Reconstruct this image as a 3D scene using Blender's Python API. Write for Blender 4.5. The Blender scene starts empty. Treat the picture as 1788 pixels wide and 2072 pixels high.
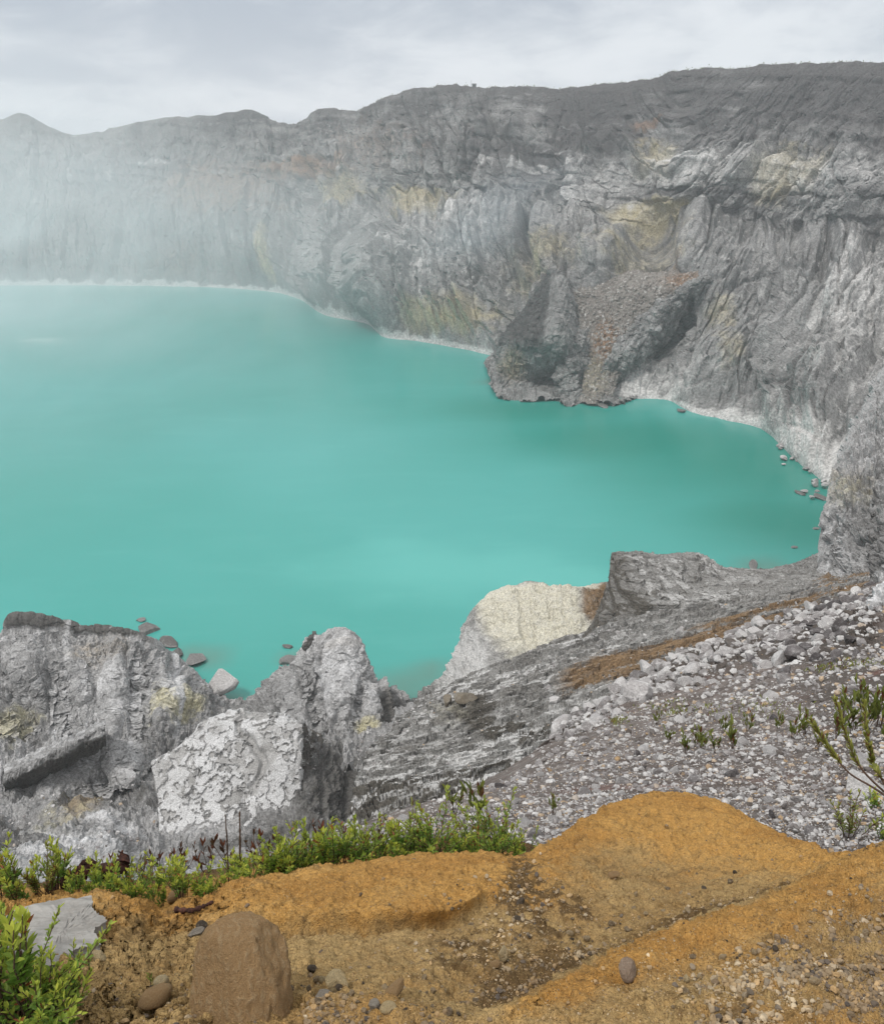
import bpy, math, random
import numpy as np
from mathutils import Matrix, Vector
random.seed(7); rng = np.random.default_rng(11)
scene = bpy.context.scene
COL = scene.collection
F = 1788.0                                   # focal length in photo units (photo 1788 x 2072)
PITCH = math.radians(23.73)
CAM = np.array([0., 0., 180.])               # lake surface is z = 0
sP, cP = math.sin(PITCH), math.cos(PITCH)

# ---------------------------------------------------------------- projection
def rays(px, py):
    a = (np.asarray(px, float) - 894) / F; s = (1036 - np.asarray(py, float)) / F
    return np.stack([a, cP + sP * s, -sP + cP * s], -1)
def P(px, py, Y=None):
    """world point seen at (px, py) at forward distance Y; Y None: on the lake"""
    d = rays(px, py)
    t = (CAM[2] / -d[..., 2]) if Y is None else np.asarray(Y, float) / d[..., 1]
    return CAM + d * t[..., None]
def proj(W):
    v = W - CAM
    f = v[..., 1] * cP - v[..., 2] * sP; u = v[..., 1] * sP + v[..., 2] * cP
    return 894 + F * v[..., 0] / f, 1036 - F * u / f
def Ylake(py):
    return float(P(894, py)[1])

# ---------------------------------------------------------------- noise
def _h(ix, iy, iz, seed):
    h = (ix.astype(np.uint32) * np.uint32(374761393)) ^ (iy.astype(np.uint32) * np.uint32(668265263)) ^ (iz.astype(np.uint32) * np.uint32(2147483647 - 58)) ^ np.uint32((seed * 974634777) & 0xffffffff)
    h = (h ^ (h >> np.uint32(13))) * np.uint32(1274126177); h ^= h >> np.uint32(16)
    h = (h * np.uint32(2246822519)); h ^= h >> np.uint32(13)
    return h
def vnoise(Pt, seed=0):
    """gradient noise in about -1..1"""
    q = np.asarray(Pt, np.float32); b = np.floor(q).astype(np.int32); f = q - b
    w = f * f * f * (f * (f * 6 - 15) + 10)
    out = np.zeros(len(q), np.float32)
    for dx in (0, 1):
        wx = w[:, 0] if dx else 1 - w[:, 0]
        for dy in (0, 1):
            wy = w[:, 1] if dy else 1 - w[:, 1]
            for dz in (0, 1):
                wz = w[:, 2] if dz else 1 - w[:, 2]
                h = _h(b[:, 0] + dx, b[:, 1] + dy, b[:, 2] + dz, seed)
                gx = (h & 1023).astype(np.float32) / 511.5 - 1; gy = ((h >> np.uint32(10)) & 1023).astype(np.float32) / 511.5 - 1
                gz = ((h >> np.uint32(20)) & 1023).astype(np.float32) / 511.5 - 1
                out += wx * wy * wz * (gx * (f[:, 0] - dx) + gy * (f[:, 1] - dy) + gz * (f[:, 2] - dz))
    return out * 1.5
def fbm(Pt, sc, oct=4, seed=0, gain=.5, ridge=False):
    sc = np.broadcast_to(np.asarray(sc, np.float32), (3,))
    q = np.asarray(Pt, np.float32) / sc; a = 1.; s = np.zeros(len(q), np.float32); tot = 0
    for i in range(oct):
        n = vnoise(q, seed + i * 17)
        if ridge: n = 1 - 2 * np.abs(n)
        s += a * n; tot += a; a *= gain; q = q * 2.03 + 5.3
    return s / tot
def facet(Pt, sc, seed=0, tilt=.6):
    """broken blocks: each cell has its own offset and tilt. returns (height -1..1, edge 0..1, cell random)"""
    sc = np.broadcast_to(np.asarray(sc, np.float32), (3,))
    q = np.asarray(Pt, np.float32) / sc; b = np.floor(q - .5).astype(np.int32)
    d1 = np.full(len(q), 9., np.float32); d2 = d1.copy(); val = np.zeros(len(q), np.float32); rid = val.copy()
    for dx in (0, 1):
        for dy in (0, 1):
            for dz in (0, 1):
                cx, cy, cz = b[:, 0] + dx, b[:, 1] + dy, b[:, 2] + dz
                h = _h(cx, cy, cz, seed); h2 = _h(cx, cy, cz, seed + 91)
                r = lambda g, k: ((g >> np.uint32(k)) & 1023).astype(np.float32) / 1023
                ex = q[:, 0] - (cx + .5 + .7 * (r(h, 0) - .5)); ey = q[:, 1] - (cy + .5 + .7 * (r(h, 10) - .5)); ez = q[:, 2] - (cz + .5 + .7 * (r(h, 20) - .5))
                d = ex * ex + ey * ey + ez * ez
                near = d < d1
                d2 = np.where(near, d1, np.minimum(d2, d))
                v = (r(h2, 0) - .5) + tilt * 2 * ((r(h2, 10) - .5) * ex + (r(h2, 20) - .5) * ey + (r(h, 5) - .5) * ez)
                val = np.where(near, v, val); rid = np.where(near, r(h2, 3), rid); d1 = np.where(near, d, d1)
    return val * 2, np.clip((np.sqrt(d2) - np.sqrt(d1)) * 3, 0, 1), rid
def sstep(a, b, x):
    t = np.clip((x - a) / (b - a), 0, 1); return t * t * (3 - 2 * t)

# ---------------------------------------------------------------- interpolation and lofts
def pchip(x, y, xn):
    x = np.asarray(x, float); y = np.asarray(y, float); xn = np.asarray(xn, float)
    one = y.ndim == 1
    if one: y = y[:, None]
    h = np.diff(x)[:, None]; d = np.diff(y, axis=0) / h
    m = np.zeros_like(y)
    if len(x) > 2:
        w1 = 2 * h[1:] + h[:-1]; w2 = h[1:] + 2 * h[:-1]
        ok = d[:-1] * d[1:] > 0
        with np.errstate(divide='ignore', invalid='ignore'):
            mm = (w1 + w2) / (w1 / d[:-1] + w2 / d[1:])
        m[1:-1] = np.where(ok, mm, 0)
    m[0], m[-1] = d[0], d[-1]
    i = np.clip(np.searchsorted(x, xn, side='right') - 1, 0, len(x) - 2)
    t = ((xn - x[i]) / (x[i + 1] - x[i]))[:, None]; H = h[i]
    r = (1 + 2 * t) * (1 - t) ** 2 * y[i] + t * (1 - t) ** 2 * H * m[i] + t * t * (3 - 2 * t) * y[i + 1] + t * t * (t - 1) * H * m[i + 1]
    return r[:, 0] if one else r
def row(pts, nu, core=None):
    """pts: (px, py, Y) along the picture; Y None = on the lake; resampled evenly in px"""
    pts = [(a, b, Ylake(b) if c is None else c) for a, b, c in pts]
    a = np.array(pts, float); u = (a[:, 0] - a[0, 0]) / (a[-1, 0] - a[0, 0])
    un = np.linspace(0, 1, nu)
    if core:                                  # most columns inside the core px range, few in the wings
        k = int(nu * .07); un = (np.concatenate([np.linspace(a[0, 0], core[0], k, endpoint=False), np.linspace(core[0], core[1], nu - 2 * k, endpoint=False), np.linspace(core[1], a[-1, 0], k)]) - a[0, 0]) / (a[-1, 0] - a[0, 0])
    pxn = a[0, 0] + un * (a[-1, 0] - a[0, 0])
    return P(pxn, pchip(u, a[:, 1], un), 1 / pchip(u, 1 / a[:, 2], un))
class Surf:
    def __init__(s, rows, nu, segs, linear=False):
        R = np.stack([r if isinstance(r, np.ndarray) else row(r, nu) for r in rows])      # (nr, nu, 3)
        if isinstance(segs, int): segs = [segs] * (len(rows) - 1)
        t = np.concatenate([np.arange(k) / k + i for i, k in enumerate(segs)] + [[len(rows) - 1]])
        f = R.reshape(len(rows), -1)
        if linear:
            i = np.clip(t.astype(int), 0, len(rows) - 2); w = (t - i)[:, None]; g = f[i] * (1 - w) + f[i + 1] * w
        else:
            g = pchip(np.arange(len(rows)), f, t)
        s.G = g.reshape(len(t), nu, 3); s.nv, s.nu, s.t = len(t), nu, t
        s.B = s.G.copy()
        s.px, s.py = proj(s.B.reshape(-1, 3)); s.px = s.px.reshape(s.nv, nu); s.py = s.py.reshape(s.nv, nu)
    def normals(s):
        du = np.gradient(s.G, axis=1); dv = np.gradient(s.G, axis=0)
        n = np.cross(du, dv); n /= np.linalg.norm(n, axis=-1, keepdims=True) + 1e-9
        return n
    @property
    def flat(s): return s.G.reshape(-1, 3)
    def push(s, d, n=None):
        """displace along the normals (towards the camera side)"""
        if n is None: n = s.normals()
        s.G = s.G + n * np.asarray(d).reshape(s.nv, s.nu, 1)
    def arc(s):
        """per-vertex coordinate in metres along the row"""
        st = np.linalg.norm(np.diff(s.G, axis=1), axis=-1); a = np.concatenate([np.zeros((s.nv, 1)), np.cumsum(st, 1)], 1)
        return np.broadcast_to(a[s.nv // 2], (s.nv, s.nu)).reshape(-1)
    def at(s, px, py):
        """grid index (flat) of the base point seen nearest to (px, py)"""
        return int(np.argmin((s.px - px) ** 2 + (s.py - py) ** 2))
    def blob(s, px, py, rx, ry, soft=.5, wob=0, noise=None):
        """0..1 round a world point; rx, ry sizes in photo units turned into metres across and in height/depth"""
        i = s.at(px, py); c = s.B.reshape(-1, 3)[i]
        m = np.linalg.norm(c - CAM) / F
        v = s.B.reshape(-1, 3) - c
        ax = np.array([c[1], -c[0], 0]); ax /= np.linalg.norm(ax)
        vw = (c - CAM) / np.linalg.norm(c - CAM); up = np.cross(ax, vw)
        d = np.sqrt((v @ ax / (rx * m)) ** 2 + (v @ up / (ry * m)) ** 2)
        if noise is not None: d = d + wob * noise
        return 1 - sstep(1 - soft, 1 + soft, d)
    def tent(s, px, py, rx, ry, lean=0.):
        """sharp-edged spur or gully standing along the fall line"""
        i = s.at(px, py); c = s.B.reshape(-1, 3)[i]; m = np.linalg.norm(c - CAM) / F; v = s.B.reshape(-1, 3) - c
        ax = np.array([c[1], -c[0], 0]); ax /= np.linalg.norm(ax); vw = (c - CAM) / np.linalg.norm(c - CAM); up = np.cross(ax, vw)
        y = v @ up / (ry * m); x = v @ ax / (rx * m) - lean * y
        return np.clip(1 - np.abs(x), 0, 1) * np.clip(1.3 - np.abs(y) * 1.3, 0, 1)
    def obj(s, name, mat, mask=None, smooth=True, flip=False, parent=None):
        nv, nu = s.nv, s.nu
        idx = np.arange(nv * nu).reshape(nv, nu)
        q = np.stack([idx[:-1, :-1], idx[:-1, 1:], idx[1:, 1:], idx[1:, :-1]], -1).reshape(-1, 4)
        if flip: q = q[:, ::-1]
        o = mesh_obj(name, s.flat, q, mat, smooth, parent)
        if mask is not None: set_mask(o.data, mask)
        return o
def set_mask(me, mask):
    n = len(me.vertices); a = me.attributes.new('mineral_shade', 'FLOAT_COLOR', 'POINT')
    m = np.zeros((n, 4), np.float32)
    for k, v in enumerate(mask):
        if v is not None: m[:, k] = np.clip(np.asarray(v).reshape(-1), 0, 1)
    a.data.foreach_set('color', m.reshape(-1))
def mesh_data(name, verts, faces, mat=None, smooth=True):
    """faces: (n,k) array of one face size"""
    verts = np.asarray(verts, np.float32); faces = np.asarray(faces, np.int32)
    me = bpy.data.meshes.new(name); k = faces.shape[1]
    me.vertices.add(len(verts)); me.vertices.foreach_set('co', verts.reshape(-1))
    me.loops.add(faces.size); me.loops.foreach_set('vertex_index', faces.reshape(-1))
    me.polygons.add(len(faces)); me.polygons.foreach_set('loop_start', np.arange(0, faces.size, k, dtype=np.int32))
    me.update(calc_edges=True); me.polygons.foreach_set('use_smooth', np.full(len(faces), smooth, bool))
    me.validate()
    if mat: me.materials.append(mat)
    return me
def mesh_obj(name, verts, faces, mat=None, smooth=True, parent=None):
    o = bpy.data.objects.new(name, mesh_data(name, verts, faces, mat, smooth)); COL.objects.link(o)
    if parent: o.parent = parent
    return o
def empty(name, loc):
    o = bpy.data.objects.new(name, None); o.location = loc; o.empty_display_size = .2; COL.objects.link(o); return o
def tag(o, label=None, cat=None, group=None, kind=None):
    if label: o['label'] = label
    if cat: o['category'] = cat
    if group: o['group'] = group
    if kind: o['kind'] = kind
    return o

# ---------------------------------------------------------------- material helpers
class NT:
    def __init__(s, name):
        s.m = bpy.data.materials.new(name); s.m.use_nodes = True; s.t = s.m.node_tree; s.N = s.t.nodes; s.L = s.t.links
        s.N.clear(); s.out = s.N.new('ShaderNodeOutputMaterial')
    def n(s, typ, ins=None, **kw):
        x = s.N.new('ShaderNode' + typ)
        for k, v in kw.items(): setattr(x, k, v)
        for k, v in (ins or {}).items(): s.put(x.inputs[k], v)
        return x
    def put(s, sock, v):
        if isinstance(v, bpy.types.NodeSocket): s.L.new(v, sock)
        elif isinstance(v, (tuple, list)) and len(v) == 3 and sock.type == 'RGBA': sock.default_value = (*v, 1)
        else: sock.default_value = v
    def coord(s, kind='Object'): return s.n('TexCoord').outputs[kind]
    def scale(s, vec, sc):
        return s.n('VectorMath', {0: vec, 1: sc if isinstance(sc, tuple) else (sc,) * 3}, operation='MULTIPLY').outputs[0]
    def noise(s, vec, scale, detail=4, rough=.55, dist=0., out='Fac'):
        return s.n('TexNoise', {'Vector': vec, 'Scale': scale, 'Detail': detail, 'Roughness': rough, 'Distortion': dist}).outputs[out]
    def voro(s, vec, scale, feature='F1', out='Distance', rnd=1.):
        return s.n('TexVoronoi', {'Vector': vec, 'Scale': scale, 'Randomness': rnd}, feature=feature).outputs[out]
    def ramp(s, fac, a, b):
        return s.n('MapRange', {0: fac, 1: a, 2: b, 3: 0., 4: 1.}, interpolation_type='SMOOTHSTEP').outputs[0]
    def math(s, op, a, b=0., c=0.): return s.n('Math', {0: a, 1: b, 2: c}, operation=op).outputs[0]
    def mix(s, fac, a, b, mode='MIX'):
        x = s.N.new('ShaderNodeMix'); x.data_type = 'RGBA'; x.blend_type = mode
        s.put(x.inputs[0], fac); s.put(x.inputs[6], a); s.put(x.inputs[7], b); return x.outputs[2]
    def bump(s, h, dist, strength=1., normal=None):
        ins = {'Height': h, 'Distance': dist, 'Strength': strength}
        if normal is not None: ins['Normal'] = normal
        return s.n('Bump', ins).outputs[0]
    def attr(s, name='mineral_shade'):
        a = s.n('Attribute', attribute_name=name); sep = s.n('SeparateColor', {0: a.outputs['Color']})
        return [sep.outputs[0], sep.outputs[1], sep.outputs[2], a.outputs['Alpha']]
    def bsdf(s, color, rough=.9, normal=None, spec=.25, **ins):
        d = {'Base Color': color, 'Roughness': rough, 'Specular IOR Level': spec}
        if normal is not None: d['Normal'] = normal
        d.update(ins); b = s.n('BsdfPrincipled', d); s.L.new(b.outputs[0], s.out.inputs[0]); return s.m

def rock_mat(name, sc, dark, mid, pale, sulphur=(.42, .37, .2), rust=(.24, .13, .06), crust=(.55, .55, .53), dark_tone=(.07, .068, .066), zs=.45, bump=1., strata=0.):
    """sc: metres of the main mottling. mineral mask: R sulphur/tan, G pale crust, B dark rock and painted shade, A rust"""
    t = NT(name); co = t.coord(); st = t.scale(co, (1., 1., zs))
    n1 = t.noise(st, 1 / sc, 6, .62); n2 = t.noise(st, 6 / sc, 6, .65, .4); n3 = t.noise(co, 30 / sc, 5, .7)
    c = t.mix(t.ramp(n1, .38, .62), dark, mid)
    c = t.mix(t.ramp(n2, .48, .72), c, pale)
    R, G, B, A = t.attr()
    brk = t.math('MULTIPLY', t.math('SUBTRACT', n2, .5), .9)
    def m(a): return t.ramp(t.math('ADD', a, t.math('MULTIPLY', brk, t.math('MINIMUM', t.math('MULTIPLY', a, 4.), 1.))), .15, .75)
    c = t.mix(m(B), c, dark_tone); c = t.mix(m(A), c, rust); c = t.mix(m(R), c, sulphur); c = t.mix(m(G), c, crust)
    fine = t.ramp(n3, .25, .75)
    c = t.mix(.72, c, t.mix(fine, (.3, .3, .3), (1.62, 1.62, 1.62)), 'MULTIPLY')
    h = t.math('ADD', t.math('MULTIPLY', n2, 1.), t.math('MULTIPLY', n3, .35))
    v = t.voro(st, 10 / sc, 'DISTANCE_TO_EDGE'); h = t.math('ADD', h, t.math('MULTIPLY', t.ramp(v, 0., .12), .03))
    if strata:
        w = t.noise(t.scale(co, (.12, .12, 2.)), strata, 4, .6); h = t.math('ADD', h, t.math('MULTIPLY', w, .6))
    return t.bsdf(c, .92, t.bump(h, bump, .9), .15)
# ================================================================ crater wall beyond the lake
W_GREY = ((.13, .128, .126), (.21, .207, .203), (.3, .298, .295))
m_wall = rock_mat('crater_wall_rock', 45, (.135, .133, .13), (.222, .219, .215), (.33, .326, .318), sulphur=(.33, .29, .19), crust=(.46, .452, .44), dark_tone=(.078, .075, .075), rust=(.22, .15, .11), zs=.5, bump=1.3)
NU = 1250
shore = [(-420, 575, None), (0, 577, None), (190, 577, None), (400, 580, None), (500, 585, None), (560, 591, None), (610, 606, None), (660, 636, None), (750, 656, None), (780, 681, None), (850, 690, None), (920, 702, None), (1000, 720, None), (1060, 740, None), (1150, 775, None), (1240, 803, None), (1350, 809, None), (1400, 835, None), (1450, 846, None), (1540, 866, None), (1590, 908, None), (1650, 962, None), (1700, 1000, None), (1800, 1080, None), (2250, 1380, None)]
rim = [(-420, 240, 1480), (-60, 245, 1450), (0, 243, 1440), (40, 229, 1435), (80, 250, 1430), (160, 275, 1420), (200, 268, 1410), (240, 258, 1400), (285, 245, 1380), (350, 239, 1370), (430, 233, 1350), (500, 224, 1330), (540, 240, 1320), (570, 250, 1310), (600, 252, 1290), (650, 220, 1240), (710, 224, 1210), (760, 208, 1170), (840, 177, 1120), (900, 177, 1090), (1000, 181, 1050), (1150, 178, 1000), (1280, 165, 950), (1380, 145, 915), (1500, 135, 880), (1640, 128, 840), (1788, 125, 790), (2250, 110, 690)]
Rs, Rr = row(shore, NU), row(rim, NU)
def mid(tv, ty, extra=None):
    """row between shore and rim: tv share of the height, ty share of the setback, both may vary along px"""
    px = np.linspace(shore[0][0], shore[-1][0], NU)
    a = np.interp(px, *zip(*tv))[:, None]; b = np.interp(px, *zip(*ty))[:, None]
    q = Rs * (1 - b) + Rr * b; q[:, 2] = (Rs[:, 2:] * (1 - a) + Rr[:, 2:] * a)[:, 0]
    return q
under = Rs.copy(); under[:, 2] = -14; under[:, 1] -= 10
bk = Rr.copy(); bk[:, 1] += 60; bk[:, 2] -= 12; bk2 = Rr.copy(); bk2[:, 1] += 700; bk2[:, 2] -= 260
rows = [under, Rs,
        mid([(0, .12), (1788, .1)], [(0, .08), (1000, .08), (1788, .16)]),
        mid([(0, .32), (1000, .3), (1788, .27)], [(0, .24), (900, .22), (1200, .2), (1788, .38)]),
        mid([(0, .47), (1200, .42), (1788, .4)], [(0, .42), (900, .4), (1200, .34), (1788, .56)]),
        mid([(0, .56), (1200, .47), (1788, .45)], [(0, .58), (1000, .6), (1300, .62), (1788, .7)]),
        mid([(0, .7), (1200, .66), (1788, .63)], [(0, .68), (1000, .68), (1300, .70), (1788, .76)]),
        mid([(0, .86), (1788, .82)], [(0, .84), (1788, .88)]),
        Rr, bk, bk2]
wall = Surf(rows, NU, [6, 45, 80, 75, 50, 75, 75, 75, 12, 6])
Pf = wall.flat; ph = np.clip(Pf[:, 2], 0, 260); arc = wall.arc()
Q = np.stack([arc, ph * .5, ph * 0], -1)
wn = fbm(Pf, 60, 4, 3); wn2 = fbm(Pf, 14, 4, 4)
tt = np.broadcast_to(wall.t[:, None], (wall.nv, wall.nu)).reshape(-1)
amp = sstep(.9, 2.2, tt) * (1 - sstep(6.3, 8.0, tt) * .93) * (.55 + .45 * sstep(420, 760, wall.px.reshape(-1)))
d = 17 * fbm(Pf, (95, 95, 120), 4, 1) + 9 * fbm(Q, (42, 170, 1), 4, 8, ridge=True)
# buttresses, clefts and hollows
B = wall.blob
def up(px, py, rx, ry, h, soft=.9): return h * B(px, py, rx, ry, soft, .35, wn)
d += up(705, 600, 95, 75, 34) + up(740, 525, 45, 45, 16) + up(460, 430, 110, 80, 30) + up(880, 620, 100, 90, 20)
d += up(300, 500, 40, 70, 14) + up(215, 520, 25, 60, 12) + up(560, 540, 26, 60, 16)
d -= up(1310, 625, 120, 75, 26, .6) + up(1325, 495, 55, 55, 26, .45) + up(1068, 470, 13, 50, 24, .5) + up(1200, 240, 40, 25, 14) + up(660, 480, 20, 120, 14) + up(595, 470, 16, 90, 12)
d -= up(1020, 560, 18, 60, 12) + up(820, 600, 14, 60, 10)
d += up(1120, 500, 45, 60, 10) + up(1000, 450, 60, 60, 10)
slant = .75 * sstep(1180, 1420, wall.px.reshape(-1)) - .25 * sstep(400, 700, wall.px.reshape(-1)) * (1 - sstep(1000, 1150, wall.px.reshape(-1)))
A_ = arc - slant * ph; H_ = Pf[:, 2]; D_ = Pf[:, 1] * .3
FQ = np.stack([A_, H_, D_], -1) + 4 * wn[:, None]
v1, e1, r1 = facet(FQ, (34, 75, 60), 21, .8); v2, e2, r2 = facet(FQ + 2 * wn2[:, None], (12, 26, 30), 22, .7); v3, e3, r3 = facet(FQ + 1.5 * wn2[:, None], (4.6, 8, 9), 23)
d += 10 * v1 * sstep(0, .9, e1) + 3.6 * v2 * (.25 + .75 * sstep(0, .5, e2)) + 1.3 * v3 - 2.4 * (1 - sstep(0, .2, e2)) * sstep(-.2, .3, wn2) - 3.5 * (1 - sstep(0, .12, e1))
gl = fbm(np.stack([A_ + 5 * wn, H_, 0 * H_], -1), (17, 110, 1), 4, 31, .55, ridge=True); d += 4.6 * gl + .3 * fbm(Pf, 6, 3, 33, ridge=True)
lays = fbm(np.stack([Pf[:, 0] / 160, Pf[:, 1] / 160, (Pf[:, 2] + 12 * fbm(Pf, 220, 2, 61)) / 7], -1), 1, 3, 62)
d += 1.6 * lays * sstep(3.8, 5, tt)
wall.push(d * (amp * .93 + .07))
jg = fbm(Pf, (16, 16, 16), 4, 71) * 2.6 * sstep(6.6, 7.9, tt); wall.G[..., 2] += jg.reshape(wall.nv, wall.nu)
# bedded ledges high on the wall
Z = wall.flat[:, 2]; hb = Z / 13 + .9 * fbm(Pf, (160, 160, 60), 4, 40) + .012 * Pf[:, 0] * .5; fr = hb - np.floor(hb)
led = (sstep(.0, .35, fr) - fr) * 2.6 * sstep(-.25, .3, fbm(Pf, (70, 70, 25), 3, 41)) * sstep(4.6, 5.6, tt) * (1 - sstep(7.6, 8, tt))
wall.push(led)
# minerals
zz = Pf[:, 2]; wx = fbm(Pf, 25, 4, 51)
def bl(px, py, rx, ry, k=1.): return k * B(px, py, rx, ry, .7, .8, wx)
sul = bl(1320, 500, 75, 70, .36) + bl(1320, 325, 45, 35, .55) + bl(1600, 360, 70, 45, .6) + bl(960, 645, 60, 45, .55) + bl(850, 415, 60, 28, .6) + bl(700, 390, 50, 35, .55) + bl(1460, 640, 40, 40, .4) + bl(1080, 560, 60, 50, .35) + bl(1300, 420, 90, 18, .7) + bl(555, 530, 14, 50, .7) + bl(1480, 720, 30, 40, .4) + bl(1180, 520, 70, 30, .25) + bl(860, 650, 40, 30, .5)
blk2 = r2 - .5
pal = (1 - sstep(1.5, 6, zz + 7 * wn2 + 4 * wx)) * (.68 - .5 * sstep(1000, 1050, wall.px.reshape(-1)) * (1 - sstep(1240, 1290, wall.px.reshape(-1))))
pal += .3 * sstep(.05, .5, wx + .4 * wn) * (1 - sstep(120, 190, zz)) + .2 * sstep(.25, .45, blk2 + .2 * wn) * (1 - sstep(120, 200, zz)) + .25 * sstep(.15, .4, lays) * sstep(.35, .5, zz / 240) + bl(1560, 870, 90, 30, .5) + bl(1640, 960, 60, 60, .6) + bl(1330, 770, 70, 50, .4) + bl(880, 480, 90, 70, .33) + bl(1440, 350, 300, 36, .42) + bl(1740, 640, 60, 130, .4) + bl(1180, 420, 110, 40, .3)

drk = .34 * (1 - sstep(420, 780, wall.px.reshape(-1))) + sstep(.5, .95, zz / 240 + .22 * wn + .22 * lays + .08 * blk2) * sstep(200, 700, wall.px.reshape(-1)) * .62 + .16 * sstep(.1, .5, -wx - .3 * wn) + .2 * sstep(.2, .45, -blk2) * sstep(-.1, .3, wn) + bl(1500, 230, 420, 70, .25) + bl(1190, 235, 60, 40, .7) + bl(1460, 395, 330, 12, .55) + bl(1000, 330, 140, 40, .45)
rst = bl(1305, 258, 34, 9, .5) + bl(620, 345, 60, 18, .55) + bl(440, 400, 120, 60, .45) + bl(1340, 530, 40, 25, .5) + bl(330, 540, 80, 30, .3) + bl(760, 300, 100, 60, .3)
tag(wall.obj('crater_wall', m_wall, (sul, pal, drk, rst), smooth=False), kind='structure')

# ---------------------------------------------------------------- buttress, talus and dark rib standing in the lake
m_butt = rock_mat('dark_buttress_rock', 22, (.14, .138, .134), (.225, .222, .216), (.33, .327, .32), sulphur=(.3, .25, .17), crust=(.42, .42, .42), dark_tone=(.055, .054, .053), zs=.6, bump=1.3)
def Yl(py, k=0): return Ylake(py) + k
def lobe(rows, nu, segs, seed, big, cell, flute=0., keep=None, fr=1.):
    s = Surf(rows, nu, segs); p = s.flat; n = fbm(p, cell * 2, 3, seed)
    d = big * 1.3 * fbm(p, cell * 3, 4, seed + 1)
    a, e, r = facet(p + n[:, None] * cell * .3, (cell, cell, cell * .8), seed + 2); b, e2, r2 = facet(p, (cell * .35,) * 3, seed + 3); c, e3, r3 = facet(p, (cell * .13,) * 3, seed + 4)
    d += fr * big * (.62 * a * (.3 + .7 * sstep(0, .5, e)) + .28 * b * (.4 + .6 * sstep(0, .5, e2)) + .1 * c - .3 * (1 - sstep(0, .14, e)) - .16 * (1 - sstep(0, .2, e2)))
    if flute:
        q = np.stack([s.arc(), p[:, 2] * .35, p[:, 2] * 0], -1) + n[:, None] * 2
        sk = q.copy(); sk[:, 0] += q[:, 1] * 1.1 * vnoise(np.stack([q[:, 0] / (cell * 4), q[:, 0] * 0, q[:, 0] * 0], -1), seed + 12)
        d += flute * (2.6 * (-.45 + fbm(sk, (cell * 1.1, cell * 4, 1), 5, seed + 7, .55, ridge=True)) + .35 * fbm(p, cell * .3, 3, seed + 9, ridge=True))
    if keep is not None: d = d * keep(s)
    s.push(d); s.n = n; s.r1, s.r2, s.e1, s.e2 = r, r2, e, e2
    return s
b1 = lobe([[(985, 760, Yl(775)), (1010, 803, Yl(808)), (1070, 812, Yl(814)), (1130, 808, Yl(812)), (1180, 808, Yl(812))],
           [(980, 740, Yl(745, 6)), (1005, 785, Yl(797, 4)), (1060, 793, Yl(802, 5)), (1130, 792, Yl(802, 4)), (1185, 795, Yl(806, 4))],
           [(1000, 720, Yl(735, 22)), (1015, 760, Yl(793, 18)), (1060, 772, Yl(797, 14)), (1120, 775, Yl(797, 14)), (1185, 780, Yl(803, 14))],
           [(1014, 690, 672), (1040, 695, 634), (1075, 690, 622), (1120, 690, 616), (1185, 740, 646)],
           [(1042, 652, 700), (1066, 648, 664), (1095, 640, 648), (1128, 632, 640), (1180, 690, 672)],
           [(1076, 604, 722), (1090, 600, 694), (1106, 592, 682), (1132, 590, 672), (1174, 640, 706)],
           [(1100, 570, 742), (1108, 562, 722), (1117, 548, 712), (1134, 560, 706), (1168, 602, 732)],
           [(1100, 585, 790), (1108, 578, 775), (1117, 568, 770), (1134, 576, 770), (1168, 612, 780)]], 230, [6, 12, 40, 40, 40, 20, 14], 100, 3.0, 22, 1.)
ub = b1.arc(); b1.push(1.3 * fbm(np.stack([ub / 5 + .8 * b1.n, b1.flat[:, 2] / 40, ub * 0], -1), 1, 3, 191, ridge=True) + .5 * facet(b1.flat, (7, 7, 5), 192)[0])
p = b1.flat; z = p[:, 2]
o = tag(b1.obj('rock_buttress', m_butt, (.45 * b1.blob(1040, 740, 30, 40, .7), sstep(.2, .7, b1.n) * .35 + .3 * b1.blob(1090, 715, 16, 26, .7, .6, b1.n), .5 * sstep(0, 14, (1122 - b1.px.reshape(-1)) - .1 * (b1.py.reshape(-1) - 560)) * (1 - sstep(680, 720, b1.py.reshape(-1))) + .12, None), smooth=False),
        'tall dark pyramid-topped buttress with rounded foot standing in the lake below the crater wall', 'rock buttress')
b2 = lobe([[(1120, 805, Yl(809)), (1150, 822, Yl(824)), (1185, 812, Yl(812))],
           [(1118, 795, Yl(804, 5)), (1150, 800, Yl(815, 3)), (1190, 800, Yl(808, 6))],
           [(1122, 740, 632), (1155, 730, 622), (1200, 740, 640)],
           [(1130, 705, 660), (1165, 680, 642), (1205, 690, 655)],
           [(1150, 680, 680), (1175, 662, 668), (1205, 668, 680)],
           [(1150, 690, 710), (1175, 680, 705), (1205, 690, 710)]], 110, [8, 45, 30, 22, 8], 140, 3.4, 11, 1.)
tag(b2.obj('rock_outcrop', m_butt, (None, sstep(.1, .6, b2.n) * .4, sstep(.1, .5, -b2.n) * .3, None), smooth=False), 'rounded grey knob of rock between the pyramid buttress and the stony talus', 'rock outcrop')
m_talus = rock_mat('talus_rubble', 12, (.19, .17, .152), (.25, .23, .208), (.34, .32, .3), crust=(.5, .48, .46), rust=(.26, .15, .08), zs=1., bump=.9)
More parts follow.
